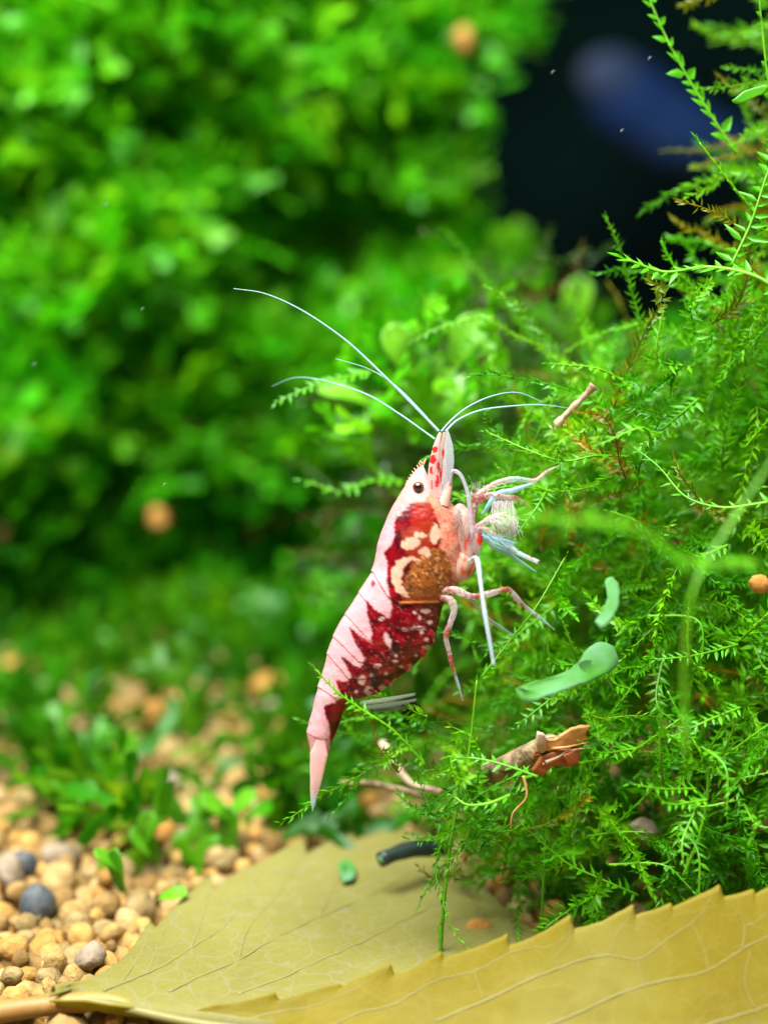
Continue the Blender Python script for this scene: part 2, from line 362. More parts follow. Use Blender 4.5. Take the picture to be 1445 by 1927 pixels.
def leaf_layout(path, spacing, ranks, splay, rnd=.25):
    """origins, directions and normals of leaves along a stem"""
    ln = np.linalg.norm(np.diff(path, axis=0), axis=1).sum(); n = max(6, int(ln / spacing))
    q = resample(path, n); T, Nn, B = frames(q)
    O, D, NN, fr = [], [], [], []
    for k in range(ranks):
        a = 2 * math.pi * k / ranks + rng.normal(0, rnd, n) + (0 if ranks == 2 else np.arange(n) * 1.1)
        side = np.cos(a)[:, None] * B + np.sin(a)[:, None] * Nn; up = -np.sin(a)[:, None] * B + np.cos(a)[:, None] * Nn
        sp = splay + rng.normal(0, rnd * .6, n); sp = sp * np.where(np.linspace(0, 1, n) > .94, .5, 1)
        D.append(norm(np.sin(sp)[:, None] * side + np.cos(sp)[:, None] * T)); O.append(q + T * (k % 2) * spacing * .5); NN.append(up if ranks == 2 else T); fr.append(np.linspace(0, 1, n))
    return np.vstack(O), np.vstack(D), np.vstack(NN), np.concatenate(fr)
def moss_mass(name, poly, nst, depth, thick, lrange, leaf, spacing, mat, label, tint=(.75, 1.2), lean=(-.5, -.5, 0.0), ranks=3, stem=.07, wob=.4, dfun=None, hole=0):
    xs = np.array(poly); lo = xs.min(0); hi = xs.max(0); mb = MB(); c = 0
    while c < nst:
        px, py = rng.uniform(lo, hi)
        if not inpoly(np.array(px), np.array(py), poly): continue
        if hole and float(noise2(px, py, 85, 2)) < hole: continue
        c += 1
        d = (depth if dfun is None else dfun(px, py)) + thick * rng.random()
        p0 = P(px, py, d)
        if p0[2] < .5: p0[2] = .5
        path = strand_path(p0, rng.normal(size=3) * .8 + np.array(lean), rng.uniform(*lrange), 12, wob, np.array([-.15, -.3, rng.uniform(-.6, .5)]))
        path[:, 2] = np.maximum(path[:, 2], .4)
        O, D, NN, fr = leaf_layout(path, spacing, ranks, 1.0, .42)
        l = leaf * rng.uniform(.75, 1.2) * (1 - .45 * fr) * rng.uniform(.8, 1.15, len(fr))
        t = np.array([rng.uniform(*tint)] * 3) * np.array([rng.uniform(.75, 1.35), 1, rng.uniform(.6, 1.6)])
        if rng.random() < .10: t = t * np.array([2.1, .55, 1.6])          # older, browned growth
        kp = rng.random(len(O)) > .12; V, F = leaves_at(O[kp], D[kp], NN[kp], l[kp], l[kp] * .33); mb.add(V, F, t)
        V, F = tube(path, np.linspace(stem, stem * .5, 12), 3); mb.add(V, F, t * np.array([1.3, 1.0, .9]))
    o = mb.build(name, mat); props(o, label, 'moss', kind='stuff'); return o
CLUMP = [(1500, -200), (1480, 60), (1450, 230), (1430, 330), (1400, 420), (1370, 560), (1290, 650), (1100, 720), (1020, 790), (965, 860), (940, 960), (945, 1060), (975, 1150), (950, 1250), (905, 1340), (870, 1420), (850, 1500), (860, 1580), (930, 1650), (1000, 1690), (1100, 1720), (1800, 1640), (1800, -200)]
def dclump(px, py):
    return 113 + 7 * float(noise2(px, py, 190)) + 14 * max(0, (1100 - px) / 200) + 6 * max(0, (700 - py) / 700)
moss_mass('moss_clump', CLUMP, 1500, 114, 24, (6, 13), 1.05, .36, M['moss'], 'dense bright green feathery moss clump to the right of the shrimp', dfun=dclump, lean=(-.15, -.5, .05), hole=-.22)
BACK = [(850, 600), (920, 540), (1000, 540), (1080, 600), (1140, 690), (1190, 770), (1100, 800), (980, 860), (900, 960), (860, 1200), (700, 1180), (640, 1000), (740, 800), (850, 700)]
moss_mass('shade_painted_moss', BACK, 240, 146, 26, (6, 11), 1.5, .6, M['moss_back'], 'olive green moss beyond the dark gap, its shade put into the colour', tint=(.6, 1.25), lean=(-.2, -.3, .1))
LOOSE = [(690, 1350), (830, 1340), (960, 1420), (1010, 1500), (990, 1640), (920, 1640), (850, 1620), (790, 1570), (760, 1480)]
moss_mass('loose_moss', LOOSE, 48, 108.5, 13, (5, 10), .95, .5, M['moss'], 'thin straggling moss around the broken brown twig', lean=(-.3, -.3, .2), wob=.6, stem=.06)

# ---- lobed ribbon plant (rounded paddles in chains)
def paddle(o, d, n, l, w, seg=8, cup=.18):
    s = np.cross(d, n); a = np.linspace(0, 2 * math.pi, seg, endpoint=False)
    y = .5 - .5 * np.cos(a); x = np.sin(a) * (.30 + .38 * y); zz = cup * (x * x * 3 + y * y * .6)
    V = o + np.outer(y * l, d) + np.outer(x * w * 1.1, s) + np.outer(zz * l, n)
    V = np.vstack([V, o + d * l * .55 - n * .02 * l]); j = np.arange(seg)
    return V, np.c_[j, (j + 1) % seg, np.full(seg, seg)]
def thallus(mb, o, d, n, size, tint, depthleft=3, seg=8):
    l = size * rng.uniform(.8, 1.25); w = l * rng.uniform(.5, .72)
    V, F = paddle(o, d, n, l, w, seg, rng.uniform(.05, .25)); mb.add(V, F, tint * rng.uniform(.9, 1.1))
    if depthleft > 0:
        for sgn in ((-1, 1) if rng.random() < .55 else (rng.choice([-1, 1]),)):
            s = np.cross(d, n); d2 = norm(d + s * sgn * rng.uniform(.35, .8) + n * rng.normal(0, .35)); n2 = norm(n + rng.normal(0, .25, 3)); n2 = norm(n2 - d2 * n2.dot(d2))
            thallus(mb, o + d * l * .86, d2, n2, size * rng.uniform(.8, 1.0), tint, depthleft - 1, seg)
def lobed_mass(name, poly, cnt, dfun, thick, size, mat, label, tint=(.7, 1.25), up=.5, ground=False):
    xs = np.array(poly); lo = xs.min(0); hi = xs.max(0); mb = MB(); c = 0
    while c < cnt:
        px, py = rng.uniform(lo, hi)
        if not inpoly(np.array(px), np.array(py), poly): continue
        if ground and float(noise2(px * .6, py, 60, 2)) < -.08 - .3 * (py < 1290): continue
        c += 1
        if ground: p0 = G(px, py) + np.array([0, 0, rng.uniform(.3, 1.5)])
        else: p0 = P(px, py, dfun(px, py) + thick * rng.random() ** 1.3)
        if p0[2] < .4: p0[2] = .4
        d = norm(rng.normal(size=3) * .7 + np.array([0, -.45, up])); n = rng.normal(size=3); n = norm(n - d * n.dot(d))
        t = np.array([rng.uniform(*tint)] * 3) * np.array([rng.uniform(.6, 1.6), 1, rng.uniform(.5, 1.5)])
        thallus(mb, p0, d, n, size * rng.uniform(.7, 1.3), t, rng.integers(1, 4))
    o = mb.build(name, mat); props(o, label, 'water plant', kind='stuff'); return o
WALL = [(-700, -250), (1060, -250), (1000, 0), (940, 70), (880, 160), (850, 260), (870, 400), (950, 530), (1090, 650), (1180, 760), (1000, 900), (880, 1230), (600, 1330), (300, 1290), (-700, 1220)]
def dwall(px, py):
    d = 206 + 14 * float(noise2(px, py, 260)) - 14 * math.exp(-((px - 120) / 350) ** 2 - ((py - 150) / 420) ** 2)
    d += 6 * min(1, max(0, (py - 800) / 300))
    d += 34 * math.exp(-((px - 640) / 190) ** 2 - ((py - 480) / 90) ** 2) + 14 * math.exp(-((px - 520) / 200) ** 2 - ((py - 1060) / 130) ** 2)
    return d
lobed_mass('lobed_plant_wall', WALL, 8600, dwall, 15, 2.8, M['wall_plant'], 'tall blurred wall of rounded bright green lobed water plants behind the shrimp', tint=(.75, 1.2))
BANK = [(880, 800), (1000, 780), (1250, 700), (1800, 640), (1800, 1380), (880, 1330)]
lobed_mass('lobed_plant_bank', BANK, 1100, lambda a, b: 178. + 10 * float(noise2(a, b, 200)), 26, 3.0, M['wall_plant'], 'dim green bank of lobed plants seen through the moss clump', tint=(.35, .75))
TUFT = [(640, 720), (720, 620), (900, 590), (950, 680), (900, 800), (700, 850)]
lobed_mass('lobed_plant_tuft', TUFT, 34, lambda a, b: 130., 16, 2.0, M['wall_plant'], 'tuft of small rounded green fronds behind the shrimp head', tint=(.7, 1.1))
LOW = [(-600, 1165), (300, 1170), (620, 1180), (950, 1200), (820, 1540), (640, 1600), (520, 1620), (380, 1630), (250, 1640), (150, 1560), (-60, 1480), (-600, 1420)]
lobed_mass('low_lobed_plants', LOW, 760, None, 0, 2.6, M['wall_plant'], 'low tufts of green lobed plant growing over the gravel behind the leaf', up=.5, ground=True, tint=(.25, .62))

# ================================================================== the shrimp
Z = lambda x, y: (540 + np.asarray(x, float) / 2.5346, 780 + np.asarray(y, float) / 2.5346)
DS = 109.5                                                        # the shrimp hangs in this plane
def PS(x, y, off=0.0): return P(*Z(x, y), DS + np.asarray(off, float))     # point from shrimp drawing coordinates + depth offset in mm
U = 1 / 2.5346 / FPX * DS                                         # mm per drawing unit
ST = [(648, 243, 684, 318, .25), (598, 288, 735, 372, .62), (556, 353, 785, 420, .95), (515, 415, 818, 480, 1.25), (470, 510, 838, 560, 1.55), (432, 620, 848, 650, 1.72), (413, 730, 838, 740, 1.75),
      (390, 775, 812, 812, 1.72), (345, 845, 768, 872, 1.66), (300, 915, 738, 925, 1.62), (250, 995, 720, 1000, 1.55), (215, 1070, 703, 1075, 1.48), (192, 1140, 662, 1135, 1.40), (176, 1210, 610, 1192, 1.28),
      (160, 1265, 540, 1250, 1.12), (148, 1305, 420, 1335, .98), (136, 1345, 300, 1376, .90), (118, 1410, 268, 1425, .85), (101, 1480, 246, 1490, .80), (95, 1520, 224, 1545, .76), (106, 1580, 202, 1605, .60), (118, 1660, 174, 1680, .38), (122, 1750, 150, 1760, .2), (120, 1800, 140, 1802, .1), (126, 1830, 134, 1832, .04)]
ST = np.array(ST, float)
NA, NB = 440, 200
sp = spline(ST[:, [0, 1]], NA); par = np.linspace(0, 1, NA)
# march the same parameter along all five columns
key = np.r_[0, np.cumsum(np.linalg.norm(np.diff((ST[:, :2] + ST[:, 2:4]) / 2, axis=0), axis=1))]; key /= key[-1]
def pch(y):
    d = np.diff(y) / np.diff(key); m = np.r_[d[0], np.where(d[:-1] * d[1:] > 0, 2 * d[:-1] * d[1:] / (d[:-1] + d[1:] + 1e-9), 0), d[-1]]
    i = np.clip(np.searchsorted(key, par, side='right') - 1, 0, len(key) - 2); h = key[i + 1] - key[i]; t = (par - key[i]) / h
    return (2 * t ** 3 - 3 * t ** 2 + 1) * y[i] + (t ** 3 - 2 * t ** 2 + t) * h * m[i] + (-2 * t ** 3 + 3 * t ** 2) * y[i + 1] + (t ** 3 - t ** 2) * h * m[i + 1]
dx, dy, vx, vy, hw = [pch(ST[:, k]) for k in range(5)]
th = np.linspace(0, 2 * math.pi, NB, endpoint=False)
ct = np.sign(np.cos(th)) * np.abs(np.cos(th)) ** .9; sn = np.sign(np.sin(th)) * np.abs(np.sin(th)) ** .85
bx = (dx + vx)[:, None] / 2 + (dx - vx)[:, None] / 2 * ct; by = (dy + vy)[:, None] / 2 + (dy - vy)[:, None] / 2 * ct
wprof = 1 - .12 * (np.cos(th) > 0) * np.cos(th) ** 2 - .22 * (np.cos(th) < 0) * np.cos(th) ** 2
bz = -hw[:, None] * sn * wprof
# shell plates: each plate stands a little proud and steps down behind its rear edge
BND = [[(380, 735), (415, 750), (480, 868), (545, 903), (720, 898), (800, 850)], [(310, 830), (345, 850), (430, 960), (540, 1026), (705, 1012), (780, 985)], [(240, 930), (275, 950), (395, 1080), (500, 1120), (690, 1092), (760, 1060)],
       [(180, 1040), (220, 1058), (345, 1180), (450, 1205), (640, 1152), (720, 1120)], [(150, 1125), (190, 1138), (295, 1262), (400, 1258), (560, 1240), (640, 1200)], [(110, 1285), (150, 1298), (250, 1368), (400, 1352), (520, 1290)], [(60, 1505), (95, 1520), (160, 1552), (240, 1548), (300, 1520)]]
def plate(x, y):
    tot = np.zeros(np.shape(x)); line = np.zeros(np.shape(x))
    for b, hgt in zip(BND, (.10, .05, .05, .05, .05, .05, .03)):
        b = np.array(b, float); yy = np.interp(x, b[:, 0], b[:, 1]); s = (y - yy) * .8
        ok = (x > b[0, 0] - 40) & (x < b[-1, 0] + 40)
        tot += np.where(ok & (s < 0), hgt * np.exp(s / 55), np.where(ok, -hgt * .3 * np.exp(-s / 16), 0)); line += np.where(ok, np.exp(-(s / 5.0) ** 2), 0)
    return tot, line
pl, lin = plate(bx, by)
env = np.clip(np.minimum(par, 1 - par) * 14, 0, 1)[:, None]
R = np.stack([bx, by], -1); ctr = np.stack([(dx + vx) / 2, (dy + vy) / 2], -1)[:, None]
hgtU = np.hypot(dx - vx, dy - vy)[:, None] / 2
nx = (dx - vx)[:, None] / 2 / np.maximum(hgtU, 1) * np.cos(th); ny = (dy - vy)[:, None] / 2 / np.maximum(hgtU, 1) * np.cos(th)
rough = .022 * noise2(bx, by, 26, 3) + .05 * noise2(bx + 500, by, 90, 2)
disp = (pl * env + rough * env)
# scalloped lower plates of the abdomen
bx2 = bx + nx * disp / U; by2 = by + ny * disp / U; bz2 = bz - np.sin(th) * disp
body_V = PS(bx2, by2, bz2).reshape(-1, 3)
def blob(x, y, cx, cy, rx, ry, rot=0, wob=.25):
    c, s = math.cos(rot), math.sin(rot); u = ((x - cx) * c + (y - cy) * s) / rx; v = (-(x - cx) * s + (y - cy) * c) / ry
    return np.hypot(u, v) + wob * noise2(x, y, 14, 2) < 1
def colours(x, y, side):
    jx = x + 9 * noise2(x, y, 20, 3) + 7 * noise2(x + 70, y, 4.5, 1); jy = y + 9 * noise2(x + 300, y + 70, 20, 3) + 7 * noise2(x, y + 90, 4.5, 1)
    C = np.empty(x.shape + (3,)); n1 = noise2(x, y, 38, 3); n2 = noise2(x + 900, y, 9, 2); n3 = noise2(x, y + 400, 6, 1)
    red = hexlin(138, 4, 22); dark = hexlin(62, 2, 16); orange = hexlin(158, 36, 12); brown = hexlin(146, 88, 36); cream = hexlin(204, 176, 150); peach = hexlin(202, 142, 116); white = hexlin(213, 168, 176)
    k = np.clip(.5 + 1.1 * n1 + .35 * n2, 0, 1)[..., None]; C[:] = dark + (red - dark) * k
    def put(mask, c, a=1.0): C[mask] = C[mask] * (1 - a) + np.asarray(c) * a
    lower = y > 1000
    put(lower & (n1 + .4 * n2 > .32), hexlin(146, 22, 26), .7)
    # front of the carapace: orange-red saddle, stippled peach cheek, brown gut showing through
    put(inpoly(jx, jy, [(610, 400), (665, 400), (715, 480), (690, 560), (640, 560), (590, 520)]), orange, .85)
    put(inpoly(jx, jy, [(640, 520), (700, 520), (690, 680), (640, 700), (560, 660), (545, 560)]), hexlin(150, 50, 20), .75)
    cheek = inpoly(jx, jy, [(660, 380), (700, 450), (725, 520), (730, 600), (725, 680), (790, 790), (760, 900), (960, 900), (960, 380), (760, 340)])
    put(cheek, peach); put(cheek & (n1 > .15), cream, .6)
    put(cheek & (n3 > .42) & (y > 440), hexlin(200, 60, 40), .9); put(cheek & (n2 > .44) & (y > 640), hexlin(160, 28, 30), .95)
    gut = inpoly(jx, jy, [(610, 690), (680, 640), (740, 640), (790, 720), (775, 830), (720, 890), (560, 893), (545, 850), (570, 760)])
    put(gut, brown); put(gut & (n1 > .1), hexlin(168, 104, 44), .7); put(gut & (n3 > .18), hexlin(78, 40, 22), .85); put(gut & (n2 < -.45), hexlin(228, 190, 130), .8)
    put(gut & (np.hypot((x - 570) / 30, (y - 810) / 70) < 1) & (n3 > -.1), hexlin(62, 34, 26), .8); put(gut & (y > 868), hexlin(132, 36, 16), .7)
    for cx, cy, rx, ry, rt in ((705, 570, 24, 46, 0.05), (590, 612, 42, 28, -.4), (630, 575, 34, 14, .1), (655, 652, 28, 20, -.5), (668, 668, 16, 14, 0)): put(blob(x, y, cx, cy, rx, ry, rt, .4), cream)
    cres = blob(x, y, 590, 775, 92, 98, -.5, .12) & ~blob(x, y, 632, 792, 84, 98, -.4, .12) & (y < 872) & (x < 640); put(cres, cream)
    put(inpoly(x, y, [(530, 893), (720, 888), (722, 898), (535, 907)]), hexlin(226, 160, 90), .85)
    # white speckle on the abdomen
    for cx, cy, rx, ry in ((660, 938, 26, 10), (610, 945, 9, 8), (632, 968, 9, 12), (680, 990, 14, 9), (630, 1018, 28, 9), (562, 1026, 18, 7), (590, 1022, 9, 6), (480, 1082, 16, 26), (500, 1112, 14, 10), (470, 1050, 9, 11), (660, 1072, 11, 9), (665, 1112, 22, 14),
                           (430, 1200, 20, 11), (515, 1178, 11, 8), (590, 1200, 22, 12), (356, 1268, 17, 24), (392, 1318, 20, 22), (455, 1302, 18, 12), (520, 1278, 20, 16), (640, 1040, 9, 8), (520, 1150, 8, 7), (450, 975, 15, 11), (405, 1245, 9, 9), (545, 1205, 9, 9), (330, 1322, 9, 9), (690, 1045, 12, 10), (612, 1150, 8, 7), (470, 1235, 8, 8)):
        put(blob(x, y, cx, cy, rx, ry, 0, .45), hexlin(212, 184, 184))
    put((y > 900) & (y < 1360) & (n3 > .80), hexlin(212, 170, 168), .8)
    put(blob(x, y, 515, 1108, 20, 22), hexlin(48, 6, 22)); put((y > 1180) & (y < 1300) & (x > 400) & (n1 < -.1), hexlin(40, 4, 18), .7)
    # the pink-white saddle along the back with its four tongues
    saddle = [(640, 200), (700, 330), (668, 392), (606, 412), (546, 465), (515, 500), (512, 585), (497, 622), (464, 655), (478, 700), (478, 780), (490, 862), (498, 930), (484, 975), (440, 945), (375, 882), (384, 955), (406, 1040), (400, 1088), (350, 1056), (290, 1008), (322, 1085), (372, 1160), (352, 1212), (316, 1190), (253, 1148), (280, 1200), (306, 1242), (288, 1276), (232, 1266), (250, 1320), (246, 1364), (176, 1392), (186, 1440), (203, 1500), (208, 1570), (215, 1620), (190, 1900), (0, 1900), (0, 200)]
    w = inpoly(jx * .7 + x * .3, jy * .7 + y * .3, saddle); put(w, white); put(w & (n1 > .2), hexlin(218, 180, 187), .6); put(w & (n3 > .55), hexlin(200, 138, 148), .5)
    put(w & (y < 420), hexlin(214, 156, 140), .6); put(w & (y >= 420) & (y < 500), hexlin(206, 144, 128), .4)
    put(inpoly(x, y, [(412, 786), (426, 808), (408, 828), (402, 806)]), red, .9)
    put(y > 1600, hexlin(208, 160, 156), .6); put(y > 1770, hexlin(206, 222, 222), .8)
    put((y < 420) & ~w, peach, .8)
    return C
body_C = sum(colours(bx + a, by + b, 0) for a, b in ((0, 0), (4, 1), (-4, -1), (1, -4), (-1, 4), (3, 3), (-3, -3))) / 7; edge = lin[..., None] * .16 * (env[..., None]); body_C = body_C * np.array([.75, .68, .69]) * (1 - edge * np.array([.25, .55, .5]))
shrimp = thing('shrimp', PS(124, 1880), 'pale pink and crimson dwarf shrimp rearing head up among the moss', 'shrimp')
F = grid_faces(NA, NB, True)
bV = np.vstack([body_V, body_V[:NB].mean(0), body_V[-NB:].mean(0)]); bC = np.vstack([body_C.reshape(-1, 3), body_C[0].mean(0), body_C[-1].mean(0)])
k = len(bV); j = np.arange(NB); j2 = (j + 1) % NB
Ft = np.vstack([F[:, [0, 2, 1]], F[:, [0, 3, 2]], np.c_[j, j2, np.full(NB, k - 2)], np.c_[(NA - 1) * NB + j2, (NA - 1) * NB + j, np.full(NB, k - 1)]])
mobj('body', bV, Ft, M['shell'], shrimp, bC)
def sm(a, n=25):
    k = np.ones(n) / n; p = np.pad(a, ((n // 2, n // 2), (0, 0)), mode='edge'); return np.stack([np.convolve(p[:, c], k, 'valid') for c in range(a.shape[1])], 1)
def draw_xy(V):
    q = V - CAM; z = q @ FW; x = q @ RT / z * FPX + W / 2; y = H / 2 - q @ UP / z * FPX
    return (x - 540) * 2.5346, (y - 780) * 2.5346
def part_tube(name, pts, rads, mat, col, sides=10, n=60, parent=None, flat=1., flatdir=None, spots=()):
    """pts: (x, y, depth offset) in drawing units; rads in mm; col: function of the 0..1 position or a colour"""
    p = np.array(pts, float); q = spline(np.c_[p[:, :2], p[:, 2] / U], n); q[:, 2] *= U
    path = PS(q[:, 0], q[:, 1], q[:, 2]); s = np.linspace(0, 1, n); r = np.interp(s, np.linspace(0, 1, len(rads)), rads)
    if n == 90: r = r * (.9 + .2 * np.abs(np.sin(s * math.pi * (len(pts) - 1) * .5)) + .10 * np.cos(s * 2 * math.pi * (len(pts) - 1)) ** 9)          # joints swell a little
    V, F = tube(path, r, sides, flat, flatdir); c = np.array([col(a) for a in s]) if callable(col) else np.tile(np.asarray(col), (n, 1))
    if callable(col): c = sm(c, 5) if n < 150 else c
    c = np.vstack([np.repeat(c, sides, 0), c[0], c[-1]])
    if n == 90 and callable(col):
        x, y = draw_xy(V); fl = noise2(x + 31 * len(pts), y, 9, 2); c[fl > .34] = RB * 1.1; c[fl < -.42] = np.array(WH)
    if len(spots):
        x, y = draw_xy(V)
        for sx, sy, rx, ry in spots: c[blob(x, y, sx, sy, rx, ry, 0, .3)] = RED if sy < 300 else hexlin(190, 30, 44)
    return mobj(name, V, F, mat, parent or shrimp, c)
PALE = hexlin(190, 198, 206); PINK = hexlin(206, 164, 164); RED = hexlin(196, 34, 30); BLUEISH = hexlin(146, 186, 198); RB = hexlin(150, 72, 66); WH = hexlin(204, 192, 196)
# rostrum with its row of small teeth, eyes, feelers
q = spline([(578, 345), (604, 300), (624, 270), (646, 246), (664, 208)], 40); ro = MB()
V, F = tube(PS(q[:, 0], q[:, 1], 0 * q[:, 0]), np.linspace(.26, .03, 40), 8); ro.add(V, F, peach if False else hexlin(204, 150, 128))
for k in range(3, 34, 4):
    a = q[k]; t = norm(q[k + 1] - q[k]); nrm = np.array([t[1], -t[0]]) * (1 if t[0] > 0 else -1); tip = a - np.array([-t[1], t[0]]) * -9 * (1 if True else 1); tip = a + np.array([t[1], -t[0]]) * 24 + t * 10
    V, F = tube(PS(np.array([a[0], tip[0]]), np.array([a[1], tip[1]]), np.zeros(2)), np.array([.09, .015]), 5); ro.add(V, F, hexlin(204, 146, 124))
ro.build('rostrum', M['shell'], shrimp)
for sgn in (-1, 1):
    c = PS(626, 346, -.80 if sgn < 0 else .80); e = mobj('eye', I3[0] * .36 * [1, .9, 1] + c, I3[1], M['eye'], shrimp)
    b = I3[0] * .25 * [1, .62, 1] + c + np.array([.0, .205 * sgn, .0]); mobj('pupil', b, I3[1], M['pupil'], e)
    V, F = tube(np.vstack([PS(650, 372, .3 * sgn), PS(634, 352, .62 * sgn)]), np.array([.26, .3]), 10); mobj('eye_stalk', V, F, M['shell'], shrimp, np.tile(hexlin(206, 160, 138), (len(V), 1)))
def feeler_col(ph):
    def f(s):
        v = math.sin(s * 15 + ph) + .4 * math.sin(s * 33 + ph); return RED if v > .35 and s < .8 else (PINK * .6 + WH * .4)
    return f
part_tube('antennule', [(712, 400, -.45), (700, 300, -.5), (708, 190, -.5), (722, 118, -.45), (732, 88, -.4)], [.42, .40, .34, .24, .10], M['limb'], hexlin(226, 190, 190), parent=shrimp, sides=20, n=110, spots=[(706, 168, 13, 15), (696, 215, 15, 24), (688, 268, 10, 20), (722, 250, 8, 30), (690, 335, 8, 22), (716, 318, 9, 30)])
part_tube('antennule', [(740, 400, .35), (738, 300, .4), (742, 190, .4), (748, 120, .35), (752, 85, .3)], [.40, .36, .30, .22, .10], M['limb'], hexlin(224, 186, 190), parent=shrimp, sides=20, n=110, spots=[(746, 190, 8, 24), (728, 290, 14, 38), (744, 262, 7, 20), (738, 350, 8, 20)])
part_tube('antenna_base', [(742, 430, -.5), (766, 360, -.6), (778, 322, -.6)], [.46, .32, .16], M['shell'], hexlin(206, 162, 150))
part_tube('antenna_base', [(740, 430, .5), (762, 360, .6), (772, 322, .6)], [.46, .32, .16], M['shell'], hexlin(206, 162, 150))
for off in (-.75, .75): part_tube('antennal_scale', [(748, 385, off), (764, 290, off * 1.1), (772, 190, off * 1.1), (768, 110, off), (762, 68, off * .9)], [.28, .34, .36, .26, .03], M['clear'], PALE, flat=.25, flatdir=(0, 1, 0))
fx = lambda x, y: ((x - 540) * 2.5346, (y - 780) * 2.5346)
def whisker(pts, r0, dep, name='whisker'):
    p = [(*fx(x, y), d) for (x, y), d in zip(pts, np.linspace(dep[0], dep[1], len(pts)))]
    def c(s): return BLUEISH * (1.0 + .12 * math.sin(s * 260))
    part_tube(name, p, [r0 * .8, r0 * .62, r0 * .42, r0 * .18], M['whisk'], c, sides=6, n=150)
whisker([(826, 812), (780, 765), (720, 705), (650, 640), (570, 585), (500, 553), (440, 543)], .125, (-.3, 1.0))
whisker([(824, 812), (790, 772), (745, 727), (695, 695), (632, 675)], .095, (.2, .8))
whisker([(818, 826), (790, 806), (750, 778), (690, 742), (610, 716), (555, 711), (512, 727)], .085, (-.4, 6.5))
whisker([(830, 812), (852, 788), (885, 763), (930, 744), (975, 739), (1022, 757)], .085, (.3, 1.0))
whisker([(838, 812), (862, 790), (905, 772), (965, 764), (1020, 762), (1068, 768)], .10, (-.3, .6))
# mouthparts, feeding legs, walking legs, swimmerets
mp = MB()
def lobe(c, rx, ry, rz, rot, col, seed, spots=()):
    V = lump(I3[0], seed, .10) * [rx, ry, 1]; cs, sn_ = math.cos(rot), math.sin(rot); X = V[:, 0] * cs - V[:, 1] * sn_; Y = V[:, 0] * sn_ + V[:, 1] * cs
    x, y = c[0] + X, c[1] + Y; C = np.tile(np.asarray(col), (len(V), 1))
    C[noise2(x + 40 * seed, y, 9, 2) > .38] = hexlin(186, 70, 60)
    C[noise2(x, y + 50 * seed, 16, 2) > .42] = hexlin(214, 196, 188)
    for sx, sy, sr, sh in spots: C[np.hypot((x - sx) / sr, (y - sy) / sh) < 1] = RED
    mp.add(PS(x, y, c[2] + V[:, 2] * rz), I3[1], C)
SPT = [(918, 592, 15, 34), (870, 603, 13, 12), (888, 690, 10, 26), (872, 745, 12, 8), (842, 752, 14, 8), (846, 640, 6, 9)]
lobe((862, 600, -.5), 62, 135, .75, -.12, hexlin(208, 172, 160), 3, SPT); lobe((845, 715, -.4), 58, 82, .7, .35, hexlin(208, 172, 148), 4, SPT); lobe((835, 500, -.3), 48, 92, .7, -.3, hexlin(206, 178, 168), 6, ())
lobe((905, 600, -1.0), 26, 88, .35, .02, hexlin(198, 178, 186), 8, SPT)
mp.build('mouthparts', M['limb'], shrimp)
def band(cols, k=5.0, ph=0.):
    def f(s): i = int(s * k + ph); return cols[i % len(cols)]
    return f
